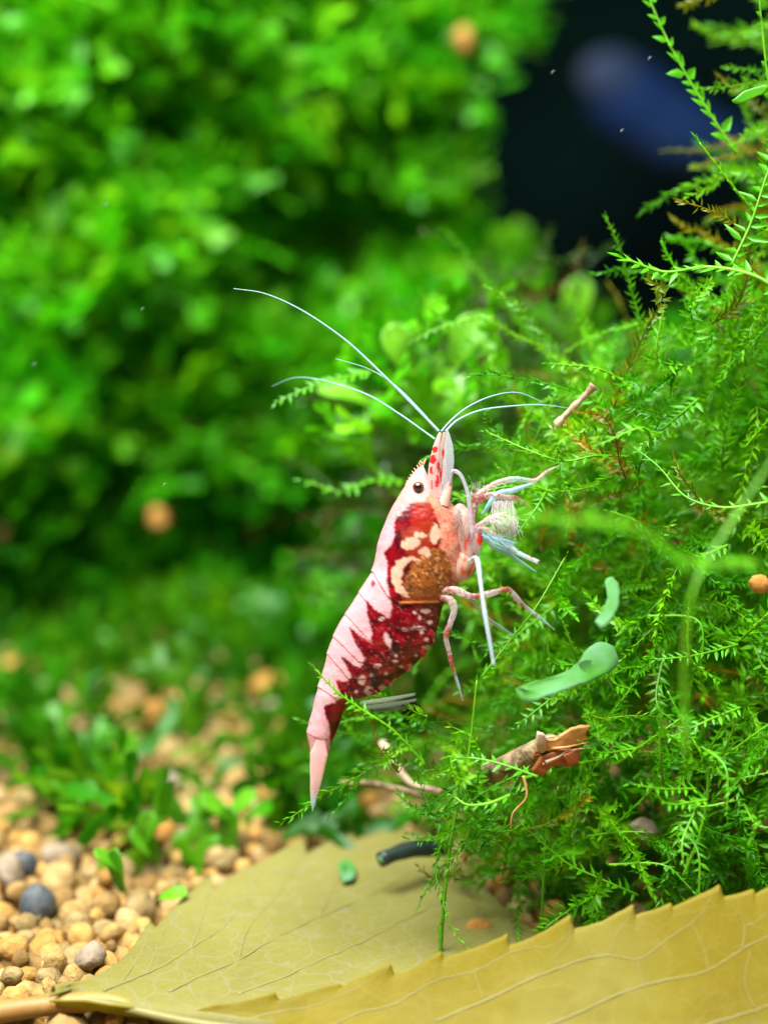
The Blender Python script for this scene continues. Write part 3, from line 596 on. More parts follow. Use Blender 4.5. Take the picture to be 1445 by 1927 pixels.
LG = [('feeding_leg', [(778, 330, -.8), (790, 272, -1.0), (828, 290, -1.2), (858, 365, -1.4), (872, 450, -1.5), (882, 565, -1.4)], [.17, .2, .2, .22, .24, .22], hexlin(182, 176, 196)),
      ('feeding_leg', [(868, 640, -.6), (880, 520, -.8), (895, 420, -.9), (925, 375, -.9), (1000, 328, -.8), (1090, 308, -.7), (1180, 315, -.6), (1240, 270, -.4), (1300, 243, -.2)], [.4, .38, .36, .36, .32, .30, .26, .16, .05], band([PINK, WH, RB, PINK, WH, BLUEISH], 8)),
      ('feeding_leg', [(880, 620, .2), (885, 500, .1), (910, 420, 0), (965, 384, -.1), (1040, 396, -.1), (1090, 400, 0), (1145, 432, .2)], [.38, .38, .36, .36, .34, .28, .08], band([PINK, WH, RB, WH, RED * .6 + PINK * .4, WH, PINK], 9)),
      ('feeding_leg', [(930, 480, .7), (1000, 385, .8), (1080, 362, .8), (1190, 322, .7)], [.2, .34, .34, .05], BLUEISH),
      ('feeding_leg', [(870, 690, -.8), (890, 560, -1.0), (935, 520, -1.3), (985, 492, -1.5), (1050, 475, -1.7)], [.35, .36, .34, .36, .3], band([PALE, PINK, WH, RED * .5 + PINK * .5, WH], 7)),
      ('feeding_leg', [(880, 600, -1.0), (920, 545, -1.2), (1000, 580, -1.4), (1060, 630, -1.6), (1110, 665, -2.0), (1200, 705, -2.6)], [.3, .34, .36, .32, .26, .2], band([PALE, WH, PINK, BLUEISH, BLUEISH], 6)),
      ('feeding_leg', [(880, 650, .3), (935, 585, .3), (990, 635, .3), (1045, 655, .3), (1100, 695, .5), (1185, 750, .8)], [.3, .3, .32, .3, .2, .08], BLUEISH),
      ('walking_leg', [(872, 700, -1.3), (905, 690, -2.2), (922, 800, -3.4), (940, 930, -4.2), (962, 1060, -4.8), (986, 1195, -5.2)], [.3, .26, .24, .24, .24, .16], hexlin(160, 182, 194)),
      ('walking_leg', [(740, 842, -.9), (800, 838, -1.1), (880, 868, -1.2), (960, 856, -1.0), (1040, 834, -.8), (1065, 842, -.7), (1120, 905, -.5), (1195, 962, -.3), (1276, 1028, 0)], [.42, .4, .36, .32, .30, .28, .24, .15, .06], band([PINK, WH, RB, WH, RB, WH, BLUEISH * .7 + RB * .3, BLUEISH, BLUEISH], 9.2)),
      ('walking_leg', [(735, 870, -.8), (778, 885, -1.0), (796, 935, -1.1), (775, 1005, -1.1), (758, 1062, -1.0), (772, 1130, -.9), (785, 1190, -.8), (812, 1275, -.6), (838, 1365, -.4)], [.46, .42, .34, .30, .28, .24, .2, .15, .06], band([PINK, WH, WH, RB, WH, RB, RB, BLUEISH, BLUEISH], 9.2)),
      ('walking_leg', [(790, 850, 1.0), (880, 880, 1.8), (925, 945, 2.4), (1000, 1005, 3.0), (1095, 1062, 3.8)], [.3, .28, .24, .18, .08], hexlin(176, 200, 196))]
for nm, p, r, c in LG: part_tube(nm, p, [a * .58 for a in r], M['limb'], c, sides=10, n=90)
def bristles(name, root, tips, n, rad, col, seed):
    r = np.random.default_rng(seed); mb = MB()
    for k in range(n):
        a = r.random(); b = np.array(tips[0]) * (1 - a) + np.array(tips[1]) * a + np.r_[r.normal(0, 20, 2), r.normal(0, .4)]
        o = np.array(root[0]) * (1 - a) + np.array(root[1]) * a + np.r_[r.normal(0, 5, 2), r.normal(0, .1)]
        m = (o + b) / 2 + np.r_[r.normal(0, 8, 2), 0]; q = spline([o, m, b], 6); V, F = tube(PS(q[:, 0], q[:, 1], q[:, 2]), np.linspace(rad, rad * .3, 6), 3); mb.add(V, F, col)
    o = mb.build(name, M['clear'], shrimp); o['kind'] = 'stuff'; return o
bristles('bristle_brush', ((985, 420, -.2), (1075, 405, 0)), ((990, 560, -1.2), (1100, 585, -1.5)), 130, .035, WH, 1)
bristles('bristle_brush', ((955, 500, -1.4), (1040, 478, -1.7)), ((1010, 540, -1.9), (1090, 520, -2.2)), 90, .035, WH, 2)
bristles('bristle_brush', ((835, 480, -.4), (830, 640, -.4)), ((790, 430, -1.2), (850, 560, -1.6)), 90, .03, WH, 3)
bristles('bristle_brush', ((880, 400, -.6), (930, 380, -.8)), ((865, 345, -.8), (930, 335, -1.0)), 40, .025, WH, 4)
bristles('bristle_brush', ((930, 560, -1.2), (1000, 600, -1.4)), ((1020, 600, -1.6), (1090, 640, -2.2)), 60, .03, BLUEISH, 5)
for k, (a, b, d0, d1) in enumerate([((360, 1375), (606, 1335), -1.0, -3.6), ((380, 1398), (612, 1362), -1.0, -3.2), ((400, 1408), (604, 1390), .7, 1.5)]):
    part_tube('swimmeret', [(*a, d0), ((a[0] + b[0]) / 2, (a[1] + b[1]) / 2 + 4, (d0 + d1) / 2), (*b, d1)], [.3, .36, .18], M['clear'], hexlin(112, 118, 106), flat=.4)
for k, (a, b) in enumerate([((690, 1010), (712, 1092)), ((650, 1110), (672, 1172)), ((560, 1190), (598, 1228)), ((470, 1250), (510, 1300)), ((395, 1300), (440, 1330))]):
    part_tube('swimmeret', [(a[0] - 40, a[1] - 14, -.5), ((a[0] + b[0]) / 2 - 14, (a[1] + b[1]) / 2 - 4, -.6), (b[0] - 10, b[1] - 4, -.5)], [.28, .22, .06], M['shell'], band([hexlin(120, 12, 28), hexlin(110, 10, 26), hexlin(130, 20, 36), hexlin(120, 20, 30), hexlin(150, 90, 96)], 5.0))
for off, tx, ty in ((-.6, 124, 1884), (.6, 116, 1862), (-.3, 134, 1850), (.3, 122, 1895)):
    part_tube('tail_blade', [(165, 1535, off), (150, 1640, off * 1.5), (139, 1740, off * 1.6), ((tx + 136) / 2, (ty + 1740) / 2, off * 1.4), (tx, ty, off * 1.2)], [.2, .58, .44, .28, .02], M['limb'] if abs(off) > .4 else M['clear'], band([hexlin(204, 152, 156), hexlin(208, 158, 156), hexlin(210, 164, 160), hexlin(212, 170, 164), hexlin(212, 174, 168), hexlin(208, 180, 176), hexlin(196, 186, 186), BLUEISH], 7.99), flat=.22, flatdir=(0, 1, 0))

# ================================================================== the big yellow leaf in front
leaf = thing('fallen_leaf', G(260, 1900), 'large translucent yellow serrated leaf lying folded on the gravel', 'leaf')
NT_, NS = 900, 26
def dB(px): return np.interp(px, [200, 380, 800, 1445, 1900], [103.5, 104.0, 104.0, 103.5, 103.0])
MID = spline([PZ(95, 105.0, 1.9), PZ(230, 104.0, 1.5), PZ(420, 102.5, 1.0), PZ(800, 101, .6), PZ(1300, 100, .6), PZ(1900, 99, 1.2)], NT_)
EB = np.array([(92, 1884), (160, 1884), (230, 1893), (300, 1905), (349, 1912), (384, 1896), (450, 1886), (518, 1867), (526, 1885), (598, 1862), (640, 1850), (645, 1858), (735, 1812), (741, 1836), (765, 1832), (830, 1787), (834, 1803), (885, 1788), (955, 1756), (956, 1779), (1005, 1764), (1073, 1720), (1078, 1749), (1132, 1734), (1191, 1701), (1193, 1724), (1262, 1699), (1264, 1709), (1353, 1664), (1359, 1689), (1417, 1673), (1420, 1683), (1500, 1640), (1506, 1662), (1640, 1620), (1900, 1640)], float)
EA = np.array([(92, 1876), (150, 1858), (205, 1832), (249, 1788), (283, 1734), (294, 1748), (330, 1706), (398, 1645), (400, 1676), (448, 1642), (500, 1618), (573, 1574), (574, 1610), (613, 1587), (668, 1556), (662, 1584), (715, 1561), (760, 1545), (757, 1566), (792, 1566), (850, 1600), (900, 1650), (905, 1665), (960, 1720), (1060, 1790), (1200, 1830), (1500, 1800), (1900, 1960)], float)
def sm(a, n=25):
    k = np.ones(n) / n; p = np.pad(a, ((n // 2, n // 2), (0, 0)), mode='edge'); return np.stack([np.convolve(p[:, c], k, 'valid') for c in range(a.shape[1])], 1)
eb = sm(resample(EB, NT_), 3); eb[:, 1] += 2.2 * noise2(np.arange(NT_), 0, 14, 2); eb3 = P(eb[:, 0], eb[:, 1], dB(eb[:, 0])); ea = sm(resample(EA, NT_), 3)
ea3 = np.array([G(x, y, 1.9 + .35 * math.sin(x / 60)) for x, y in ea])
def halfblade(E3, hump):
    Es = sm(E3, 55); s = np.linspace(0, 1, NS) ** .75; out = []
    for a in s:
        p = MID + (Es - MID) * a + (E3 - Es) * a ** 16
        p = p + np.array([0, 0, 1.0]) * (hump * math.sin(math.pi * a) + .13 * noise2(np.arange(NT_) / 34. + a * 2, a * 4, 1.0, 3)[:, None] * math.sin(math.pi * min(1, a * 1.05)))
        out.append(p)
    return np.array(out)
hb = halfblade(eb3, -.5); ha = halfblade(ea3, .5)
full = np.vstack([ha[::-1], hb[1:]])
side_ = np.clip((np.arange(len(full)) - (NS - 1)) / 4., 0, 1)[:, None, None]     # upper face of one half, lower face of the other
bl = mobj('blade', full.reshape(-1, 3), grid_faces(len(full), NT_), M['leaf'], leaf, np.broadcast_to(np.array([1.62, 1.85, 5.8]) * (1 - side_) + np.array([1.34, 1.32, .95]) * side_, (len(full), NT_, 3)).reshape(-1, 3))
sol = bl.modifiers.new('thickness', 'SOLIDIFY'); sol.thickness = .00014; sol.offset = 0
def on_half(h, px, py):
    """nearest point of a half blade to a pixel direction"""
    pts_ = h.reshape(-1, 3) - CAM; z = pts_ @ FW; x = pts_ @ RT / z * FPX + W / 2; y = H / 2 - pts_ @ UP / z * FPX
    return h.reshape(-1, 3)[np.argmin((x - px) ** 2 + (y - py) ** 2)]
def vein(h, pts, r0, r1, lift=.03):
    q = spline(pts, max(8, len(pts) * 7)); path = np.array([on_half(h, a, b) for a, b in q]); path = sm(path, 5) - FW * .05 + UP * lift
    V, F = tube(path, np.linspace(r0, r1, len(path)) * (.5 if lift < .05 else .8), 6); return mobj('vein', V, F, M['vein'], leaf)
for pts_, r0, r1 in (([(600, 1940), (680, 1905), (738, 1893), (818, 1846), (892, 1830), (960, 1792), (1040, 1780), (1062, 1760)], .13, .05), ([(812, 1927), (908, 1885), (1050, 1822), (1146, 1798), (1199, 1808), (1260, 1765), (1305, 1734), (1340, 1690)], .17, .06), ([(1000, 1940), (1050, 1922), (1209, 1856), (1331, 1827), (1395, 1785), (1445, 1763), (1500, 1720)], .17, .06),
                     ([(1250, 1955), (1358, 1922), (1445, 1893), (1560, 1850)], .17, .08), ([(420, 1930), (520, 1905), (600, 1890), (690, 1850), (725, 1825)], .11, .04),
                     ([(1072, 1738), (1068, 1775), (1045, 1800), (1050, 1822)], .08, .05), ([(1209, 1856), (1204, 1830), (1199, 1808)], .09, .07), ([(1151, 1798), (1154, 1765), (1185, 1724)], .08, .04), ([(908, 1880), (900, 1855), (892, 1830)], .07, .06), ([(815, 1845), (822, 1810)], .07, .04), ([(955, 1790), (950, 1770)], .06, .04), ([(1395, 1785), (1400, 1745), (1385, 1710)], .09, .05), ([(1331, 1827), (1325, 1790), (1300, 1738)], .07, .05), ([(1240, 1780), (1225, 1745), (1190, 1735)], .06, .04), ([(1110, 1803), (1085, 1770)], .06, .04), ([(1420, 1900), (1400, 1850), (1410, 1790)], .07, .05), ([(1000, 1790), (985, 1770)], .05, .04), ([(1400, 1745), (1445, 1720)], .07, .05)):
    vein(hb, pts_, r0, r1)
for pts_, r0, r1 in (([(190, 1868), (279, 1833), (359, 1788), (424, 1743), (470, 1690)], .13, .05), ([(309, 1872), (448, 1808), (548, 1753), (698, 1688), (780, 1640)], .13, .05), ([(440, 1880), (600, 1808), (750, 1740), (850, 1690), (930, 1640)], .12, .05), ([(232, 1850), (262, 1800), (285, 1755)], .08, .04), ([(359, 1788), (385, 1720), (394, 1668)], .07, .04), ([(448, 1808), (470, 1745), (520, 1690), (560, 1620)], .07, .04), ([(600, 1726), (640, 1650), (660, 1590)], .07, .04), ([(279, 1833), (300, 1775), (330, 1720)], .06, .03)):
    vein(ha, pts_, r0, r1, .055)
V, F = tube(MID[::16] + [0, 0, -.1], np.interp(np.arange(len(MID[::16])), [0, 52], [.30, .2]), 8); mobj('midrib', V, F, M['vein'], leaf)
q = spline([G(-140, 1935, 1.2), G(0, 1905, 1.3), G(110, 1890, 1.4), G(200, 1885, 1.4), G(245, 1893, 1.3)], 30)
V, F = tube(q, np.interp(np.arange(30), [0, 22, 29], [.72, .62, .35]), 12); mobj('petiole', V, F, M['petiole'], leaf)

# ================================================================== single plants
UNIT_LEAF = raw_mesh('leaf', LEAFV * MM, LEAFF, M['moss_near'])
def frond(pts, leaf_len, spacing, label, width=.42, stem=.10, ranks=2, splay=1.0, group=None, name='moss_frond', single=True, group_dir=None, mat='moss_near', taper=.5, d=None):
    """pts: (px, py, depth)"""
    p3 = np.array([P(*a) for a in pts]); path = spline(p3, 40)
    t = thing(name, path[0] if path[0][2] < path[-1][2] else path[-1], label, 'moss', group)
    V, F = tube(path, np.linspace(stem, stem * .5, 40), 6); mobj('stem', V, F, M['moss_stem'], t)
    if group_dir is not None: pass
    O, D, NN, fr = leaf_layout(path, spacing, ranks, splay, .26)
    l = leaf_len * (1 - taper * fr ** 1.5) * rng.uniform(.65, 1.2, len(fr))
    if single:
        S = norm(np.cross(D, NN)); NN = np.cross(S, D)
        for k in range(len(O)):
            if rng.random() < .08: continue
            o = bpy.data.objects.new('leaf', UNIT_LEAF); COL.objects.link(o); o.parent = t
            m = np.eye(4); m[:3, 0] = S[k] * l[k] * width; m[:3, 1] = D[k] * l[k]; m[:3, 2] = NN[k] * l[k]; m[:3, 3] = (O[k] - ORG[t.name]) * MM
            o.matrix_basis = Matrix(m.tolist())
    else:
        V, F = leaves_at(O, D, NN, l, l * width, LEAFV, LEAFF); o = mobj('leaves', V, F, M[mat], t); o['kind'] = 'stuff'
    return t
frond([(1385, 290, 116), (1340, 222, 116), (1290, 140, 116), (1250, 65, 116.5), (1205, -40, 117)], 1.35, .78, 'long moss frond with evenly paired leaves rising across the blue blur', .5, taper=.15)
frond([(1440, 430, 112), (1395, 372, 111), (1345, 308, 110.5), (1315, 268, 110.5)], 1.2, .6, 'short bright moss tip just under the long paired frond', .4)
frond([(1500, 575, 107), (1420, 520, 108), (1330, 503, 109), (1250, 512, 109.5), (1178, 488, 109.5)], 1.35, .55, 'bright yellow green moss shoot pointing left below the dark gap', .36, stem=.17, taper=.25)
frond([(1460, 240, 112), (1446, 160, 112), (1436, 80, 112), (1425, -30, 112)], 1.1, .6, 'upright moss shoot at the top beside the long paired frond', .4)
frond([(1375, 500, 110), (1412, 420, 110), (1440, 335, 110), (1480, 220, 110.5)], 1.5, .62, 'feathery moss branch with long narrow leaves above the bright shoot', .26, splay=1.25, taper=.2)
frond([(1060, 700, 138), (990, 620, 138), (920, 535, 137), (845, 440, 136)], 1.3, .62, 'slender blurred moss frond leaning up left from the olive moss', .38)
frond([(1420, 1060, 86), (1300, 1058, 84), (1225, 1010, 82), (1170, 985, 81), (1080, 978, 80), (980, 968, 79)], .9, .9, 'thick out of focus moss stem reaching in front of the shrimp legs', .8, stem=.20, taper=0)
frond([(1290, 1420, 86), (1288, 1250, 86), (1305, 1110, 86), (1365, 1000, 87), (1470, 840, 88)], .8, 2.2, 'long bare blurred moss stem curving up in front of the clump', .5, stem=.17, taper=0)
frond([(828, 1800, 112), (836, 1690, 111), (852, 1560, 110.5), (880, 1430, 110), (897, 1280, 110)], .95, .62, 'long straight moss strand hanging down to the yellow leaf', .36, stem=.13)
frond([(905, 1275, 110), (960, 1205, 110), (1010, 1140, 110), (1062, 1050, 111)], .8, .7, 'thin moss strand crossing behind the walking legs', .34, stem=.09)
frond([(800, 1440, 108), (740, 1375, 107), (680, 1335, 106.8), (632, 1300, 106.6), (594, 1260, 106.6)], .95, .42, 'moss sprig lying across the base of the shrimp tail', .32, stem=.10)
frond([(1018, 1740, 113), (1022, 1660, 112), (1028, 1560, 112), (1050, 1480, 112)], .9, .55, 'upright moss strand beneath the broken twig', .34)
frond([(1285, 1650, 109), (1320, 1555, 109), (1330, 1450, 109), (1290, 1370, 109.5), (1255, 1300, 110)], 1.15, .62, 'curved moss strand with long side leaves right of the broken twig', .3, stem=.13)
frond([(1200, 1685, 112), (1120, 1650, 111), (1060, 1620, 110.5), (980, 1550, 110)], .9, .6, 'moss strand sloping down right under the broken twig', .34)
frond([(1012, 1462, 106), (950, 1440, 106.5), (900, 1428, 107), (850, 1425, 107.5)], .9, .6, 'small moss strand crossing in front of the brown twig', .36)
frond([(960, 1497, 107), (920, 1512, 107.3), (880, 1515, 107.6), (855, 1500, 108)], .8, .5, 'short plump moss tip under the brown twig', .4, stem=.16)
frond([(700, 700, 122), (640, 712, 121), (580, 730, 120), (525, 755, 119.5)], 1.1, .5, 'little moss sprig below the tip of the longest whisker', .34)
frond([(930, 598, 124), (880, 602, 123), (820, 620, 122), (780, 640, 122)], .8, .55, 'fine moss runner over the rounded fronds above the shrimp', .34)
frond([(1250, 600, 118), (1180, 615, 120), (1100, 640, 122), (1030, 690, 124)], .9, .6, 'thin moss strand stretched across the dark hollow', .34)
frond([(1180, 860, 112), (1120, 858, 111), (1060, 868, 110.6), (1000, 850, 110.5), (920, 815, 111)], 1.0, .6, 'moss strand behind the raised feeding legs', .36)
frond([(760, 905, 128), (700, 905, 127), (640, 925, 126), (575, 905, 126)], 1.2, .6, 'blurred moss sprig pointing away from the shrimp eye', .36)
frond([(1445, 945, 106), (1360, 955, 107), (1290, 935, 108), (1240, 880, 109), (1190, 840, 110)], .9, .9, 'thin looping moss stem inside the right clump', .3)
rr = np.random.default_rng(3)
for k in range(44):
    while True:
        px, py = (rr.uniform(960, 1440), rr.uniform(640, 1620)) if k < 24 else (rr.uniform(1100, 1460), rr.uniform(1080, 1660))
        if inpoly(np.array(px), np.array(py), CLUMP): break
    a = rr.uniform(0, 6.28); ln = rr.uniform(90, 170); c = rr.normal(0, 25); d0 = dclump(px, py) - rr.uniform(2.5, 6)
    frond([(px, py, d0 + 2.5), (px + math.cos(a) * ln * .5 + c, py + math.sin(a) * ln * .5 - c, d0 + .6), (px + math.cos(a) * ln, py + math.sin(a) * ln, d0)], rr.uniform(.85, 1.2), .5, 'small feathery moss shoot standing out of the clump right of the shrimp', rr.uniform(.28, .38), group='moss shoots of the right clump', single=False)

def frond_lobes(name, label, paddles, group=None, mat='lobe'):
    """a rounded lobed frond: each paddle (px, py, depth) -> (px, py, depth), width in pixels"""
    mbs = []; base = P(*paddles[0][0]); t = thing(name, base, label, 'water plant', group)
    for a, b, w in paddles:
        A, B = P(*a), P(*b); d = norm(B - A); l = np.linalg.norm(B - A); n = norm(-FW * .8 + UP * .8 + rng.normal(0, .3, 3)); n = norm(n - d * n.dot(d)); s = np.cross(d, n)
        ww = w / FPX * a[2]; ny_, nx_ = 14, 9; y = np.linspace(0, 1, ny_)[:, None]; prof = np.where(y < .7, .5 + .5 * (y / .7) ** 2 * (3 - 2 * np.minimum(y / .7, 1)), np.sqrt(np.maximum(0, 1 - ((y - .7) / .3) ** 2)) + .02); x = np.linspace(-1, 1, nx_)[None]
        q = rng.uniform(-.3, .3)
        V = A + (y * l)[..., None] * d + (x * prof * ww / 2)[..., None] * s + ((x ** 2) * prof * ww * .16 + np.sin(y * 4 + q) * l * .05)[..., None] * n
        o = mobj('lobe', V.reshape(-1, 3), grid_faces(ny_, nx_), M[mat], t); so = o.modifiers.new('thickness', 'SOLIDIFY'); so.thickness = .00012
    return t
frond_lobes('lobed_frond', 'rounded green lobed frond with forked paddles above the shrimp head', [((790, 800, 135), (770, 700, 134), 60), ((772, 712, 134), (735, 610, 133), 58), ((775, 705, 134), (820, 655, 133), 50), ((800, 760, 135), (850, 680, 134), 52), ((850, 690, 134), (905, 595, 133), 66), ((850, 700, 134), (880, 760, 133), 55)])
frond_lobes('lobed_frond', 'pale forked frond with small round lobes beside the brown twig end', [((890, 640, 136), (930, 660, 135), 40), ((925, 655, 135), (945, 700, 135), 38), ((900, 630, 136), (915, 590, 135), 46)])
frond_lobes('lobed_frond', 'broad blurred green frond behind the base of the whiskers', [((760, 830, 138), (690, 750, 137), 75), ((700, 765, 137), (600, 730, 136), 62), ((690, 760, 137), (640, 840, 136), 66)])
frond_lobes('lobed_frond', 'blurred green frond rising behind the dark gap edge', [((1060, 720, 165), (1070, 610, 163), 60), ((1075, 640, 164), (1095, 520, 162), 55)])
frond_lobes('lobed_frond', 'small upright lobed plant on the gravel beyond the pink grain', [((190, 1420, 172), (185, 1330, 171), 30), ((186, 1345, 171), (190, 1262, 170), 48)], mat='frag')
frond_lobes('lobed_frond', 'pale green rounded frond lying on the gravel between two grains', [((330, 1480, 160), (395, 1450, 158), 44), ((390, 1455, 158), (450, 1440, 157), 56), ((440, 1445, 158), (500, 1470, 157), 48)], mat='frag')
for pts_ in ([((235, 1680, 124), (215, 1600, 122), 40), ((225, 1640, 123), (180, 1600, 122), 30)], [((440, 1600, 136), (430, 1520, 134), 46), ((432, 1540, 135), (480, 1490, 134), 44), ((430, 1540, 135), (380, 1500, 134), 40)], [((300, 1620, 132), (250, 1560, 130), 44), ((270, 1590, 131), (285, 1530, 130), 40)], [((560, 1560, 140), (540, 1480, 138), 44), ((545, 1500, 139), (590, 1450, 138), 40)], [((110, 1560, 140), (150, 1500, 138), 40), ((140, 1520, 139), (110, 1460, 138), 38)], [((300, 1690, 121), (350, 1680, 120), 36)]):
    frond_lobes('lobed_frond', 'small green lobed frond sprouting from the gravel behind the yellow leaf', pts_, group='small fronds on the gravel')

# ================================================================== small things
def slab(name, label, cat, outline, depth, mat, thick=.03, tilt=(0, 0), bend=0., parent=None, group=None, sharp=False):
    p = np.array(outline, float); q = (resample if sharp else spline)(np.vstack([p, p[:1]]), len(p) * 5)[:-1]; q = q + 2.2 * np.stack([noise2(np.arange(len(q)), 7, 1.6), noise2(np.arange(len(q)), 40, 1.6)], 1); c = q.mean(0)
    dd = depth + (q[:, 0] - c[0]) / 100 * tilt[0] + (q[:, 1] - c[1]) / 100 * tilt[1] + bend * ((q - c) ** 2).sum(1) / 1e4
    A = P(q[:, 0], q[:, 1], dd); n = len(q); cen = P(c[0], c[1], depth); Bk = A + FW * thick
    # rings towards the middle keep the surface smooth
    V = [A]; ks = (.75, .45, .15)
    for k in ks: V.append(cen + (A - cen) * k + (FW * bend * .05 * (k - 1)))
    V = np.vstack(V + [Bk]); F = []
    for r in range(3):
        for i in range(n): F.append((r * n + i, r * n + (i + 1) % n, (r + 1) * n + (i + 1) % n, (r + 1) * n + i))
    F.append(tuple(range(3 * n, 4 * n))); b0 = 4 * n
    for i in range(n): F.append((b0 + i, b0 + (i + 1) % n, (i + 1) % n, i))
    F.append(tuple(range(b0 + n - 1, b0 - 1, -1)))
    o = mobj(name, V, F, mat, parent); 
    if parent is None: props(o, label, cat, group)
    return o
slab('leaf_fragment', 'pale blue green leaf scrap lying in the moss below the walking legs', 'leaf scrap', [(968, 1296), (990, 1286), (1035, 1275), (1078, 1256), (1102, 1224), (1128, 1207), (1152, 1216), (1163, 1240), (1150, 1263), (1105, 1284), (1045, 1305), (990, 1322)], 104.5, M['frag'], tilt=(1.2, -3.2), bend=.5)
slab('leaf_fragment', 'small pale curled leaf scrap just above the larger one', 'leaf scrap', [(1118, 1170), (1136, 1182), (1160, 1150), (1166, 1110), (1154, 1086), (1138, 1092), (1142, 1122), (1132, 1148)], 103.5, M['frag'], tilt=(1, -3), bend=.5)
slab('leaf_fragment', 'little green leaf scrap resting on the yellow leaf', 'leaf scrap', [(636, 1625), (652, 1615), (668, 1632), (664, 1655), (645, 1658)], 125.0, M['frag'], tilt=(0, -9))
slab('leaf_fragment', 'flat leaf scrap glinting in the moss on the dark hollow edge', 'leaf scrap', [(1376, 188), (1400, 172), (1440, 160), (1445, 170), (1412, 186), (1384, 196)], 110, M['moss_near'])
def grain(px, py, r, mat, label, d=None, z=.6, seed=0, stretch=(1, 1, 1), group=None, rot=0):
    c = G(px, py, z) if d is None else P(px, py, d)
    V = lump(I3[0], 40 + seed) * np.array(stretch); cs, s = math.cos(rot), math.sin(rot); V = np.c_[V[:, 0] * cs - V[:, 2] * s, V[:, 1], V[:, 0] * s + V[:, 2] * cs] * r
    o = mobj('gravel_grain', V + c, I3[1], M[mat], base=c - [0, 0, r]); return props(o, label, 'gravel grain', group)
grain(75, 1700, 1.25, 'dark_stone', 'large charcoal grey grain on the tan gravel', z=.9, seed=1)
grain(45, 1635, 1.1, 'dark_stone', 'smaller dark grey grain tucked behind the whitish grain', z=.5, seed=2)
grain(18, 1648, 1.35, 'pale_stone', 'whitish oval grain leaning against a dark grey grain', z=1.0, seed=3, stretch=(.8, 1, 1.15))
grain(165, 1798, 1.15, 'pale_stone', 'pale cream grain lying near the leaf stalk', z=.8, seed=4)
grain(115, 1612, 1.1, 'pale_stone', 'pale grey brown grain behind the large charcoal grain', z=.7, seed=5, stretch=(1.3, 1, .8))
grain(505, 1290, 1.7, 'orange_grain', 'flat oval tan grain perched on top of a rounder one', z=3.2, seed=6, stretch=(1.1, 1, .7), rot=.2)
grain(510, 1343, 1.5, 'pale_stone', 'round cream grain beneath the flat oval one', z=1.2, seed=7)
grain(152, 1426, 1.35, 'pale_stone', 'pinkish white grain resting on green fronds', z=1.2, seed=8, stretch=(1.1, 1, .8))
grain(228, 1424, 1.1, 'orange_grain', 'yellow orange grain next to the pinkish white one', z=1.2, seed=9)
grain(322, 1478, .9, 'pale_stone', 'tiny cream grain with pale fronds beside it', z=1.2, seed=10)
grain(306, 1566, 1.05, 'orange_grain', 'round orange grain alone among green fronds', z=1.4, seed=11)
grain(295, 975, 1.55, 'orange_grain', 'orange grain caught in the shaded plant wall', d=196, seed=12)
grain(872, 78, 1.5, 'orange_grain', 'orange brown grain caught high in the plant wall', d=200, seed=13, stretch=(.8, 1, 1.3))
grain(25, 1253, 1.7, 'orange_grain', 'orange grain at the foot of the plant wall', z=1.0, seed=14, stretch=(1.4, 1, .6))
grain(300, 1360, 1.9, 'orange_grain', 'dull orange grain half covered by low green plants', z=1.2, seed=15, stretch=(.8, 1, 1.2))
grain(640, 1385, 1.2, 'pale_stone', 'pale grain just behind the shrimp tail', z=1.0, seed=16)
grain(715, 1395, 1.6, 'orange_grain', 'peach coloured grain below the moss sprig on the tail', z=1.2, seed=17)
grain(690, 1515, 1.2, 'orange_grain', 'ochre grain by the thin grey stalks', z=1.0, seed=18)
grain(945, 1660, 1.15, 'orange_grain', 'orange grain under the moss next to the hanging strand', seed=19, stretch=(.8, 1, 1.2))
grain(905, 1752, 1.0, 'orange_grain', 'orange grain peeping over the yellow leaf edge', z=1.6, seed=20)
grain(1050, 1697, .6, 'orange_grain', 'small ochre grain between moss strands above the leaf edge', seed=21, stretch=(.8, 1, 1.2))
grain(1210, 1565, .9, 'pale_stone', 'cream grain in the shaded moss right of the twig', d=116, seed=22)
grain(1430, 1098, .6, 'orange_grain', 'tiny orange bit among the moss above the looping stem', d=106, seed=23)
# broken twig
tw = thing('broken_twig', P(820, 1495, 116), 'broken brown twig with a splintered orange end poking through the moss', 'twig')
q = spline([P(880, 1478, 116.5), P(915, 1460, 113.5), P(950, 1442, 111), P(1040, 1402, 108)], 30); V, F = tube(q, np.interp(np.arange(30), [0, 29], [.62, .78]) * (1 + .08 * noise2(np.arange(30), 0, 3)), 14); mobj('bark', V, F, M['twig'], tw)
for ol, d, mt in (([(1012, 1390), (1040, 1395), (1075, 1372), (1112, 1364), (1100, 1385), (1108, 1392), (1070, 1408), (1030, 1412), (1018, 1405)], 107.0, 'splinter'), ([(1008, 1400), (1012, 1378), (1026, 1384), (1030, 1410), (1016, 1418)], 106.8, 'pale_twig'), ([(1000, 1450), (1018, 1424), (1050, 1412), (1085, 1402), (1088, 1432), (1070, 1444), (1040, 1440), (1020, 1462)], 107.4, 'redwood'), ([(1060, 1420), (1090, 1408), (1090, 1440), (1068, 1442)], 107.0, 'redwood')):
    slab('splinter', None, None, ol, d, M[mt], thick=.7, parent=tw, bend=.8, tilt=(.6, 1.2), sharp=True)
for k in range(13):
    a = P(rng.uniform(1000, 1030), rng.uniform(1385, 1440), 107.6 + rng.uniform(-.6, .6)); b = P(rng.uniform(1045, 1108), rng.uniform(1366, 1440), 107 + rng.uniform(-.6, .6))
    V, F = tube(spline([a, (a + b) / 2 + rng.normal(0, .15, 3), b], 6), np.linspace(.13, .02, 6), 5); mobj('wood_fibre', V, F, M[('splinter', 'redwood', 'pale_twig')[k % 3]], tw)
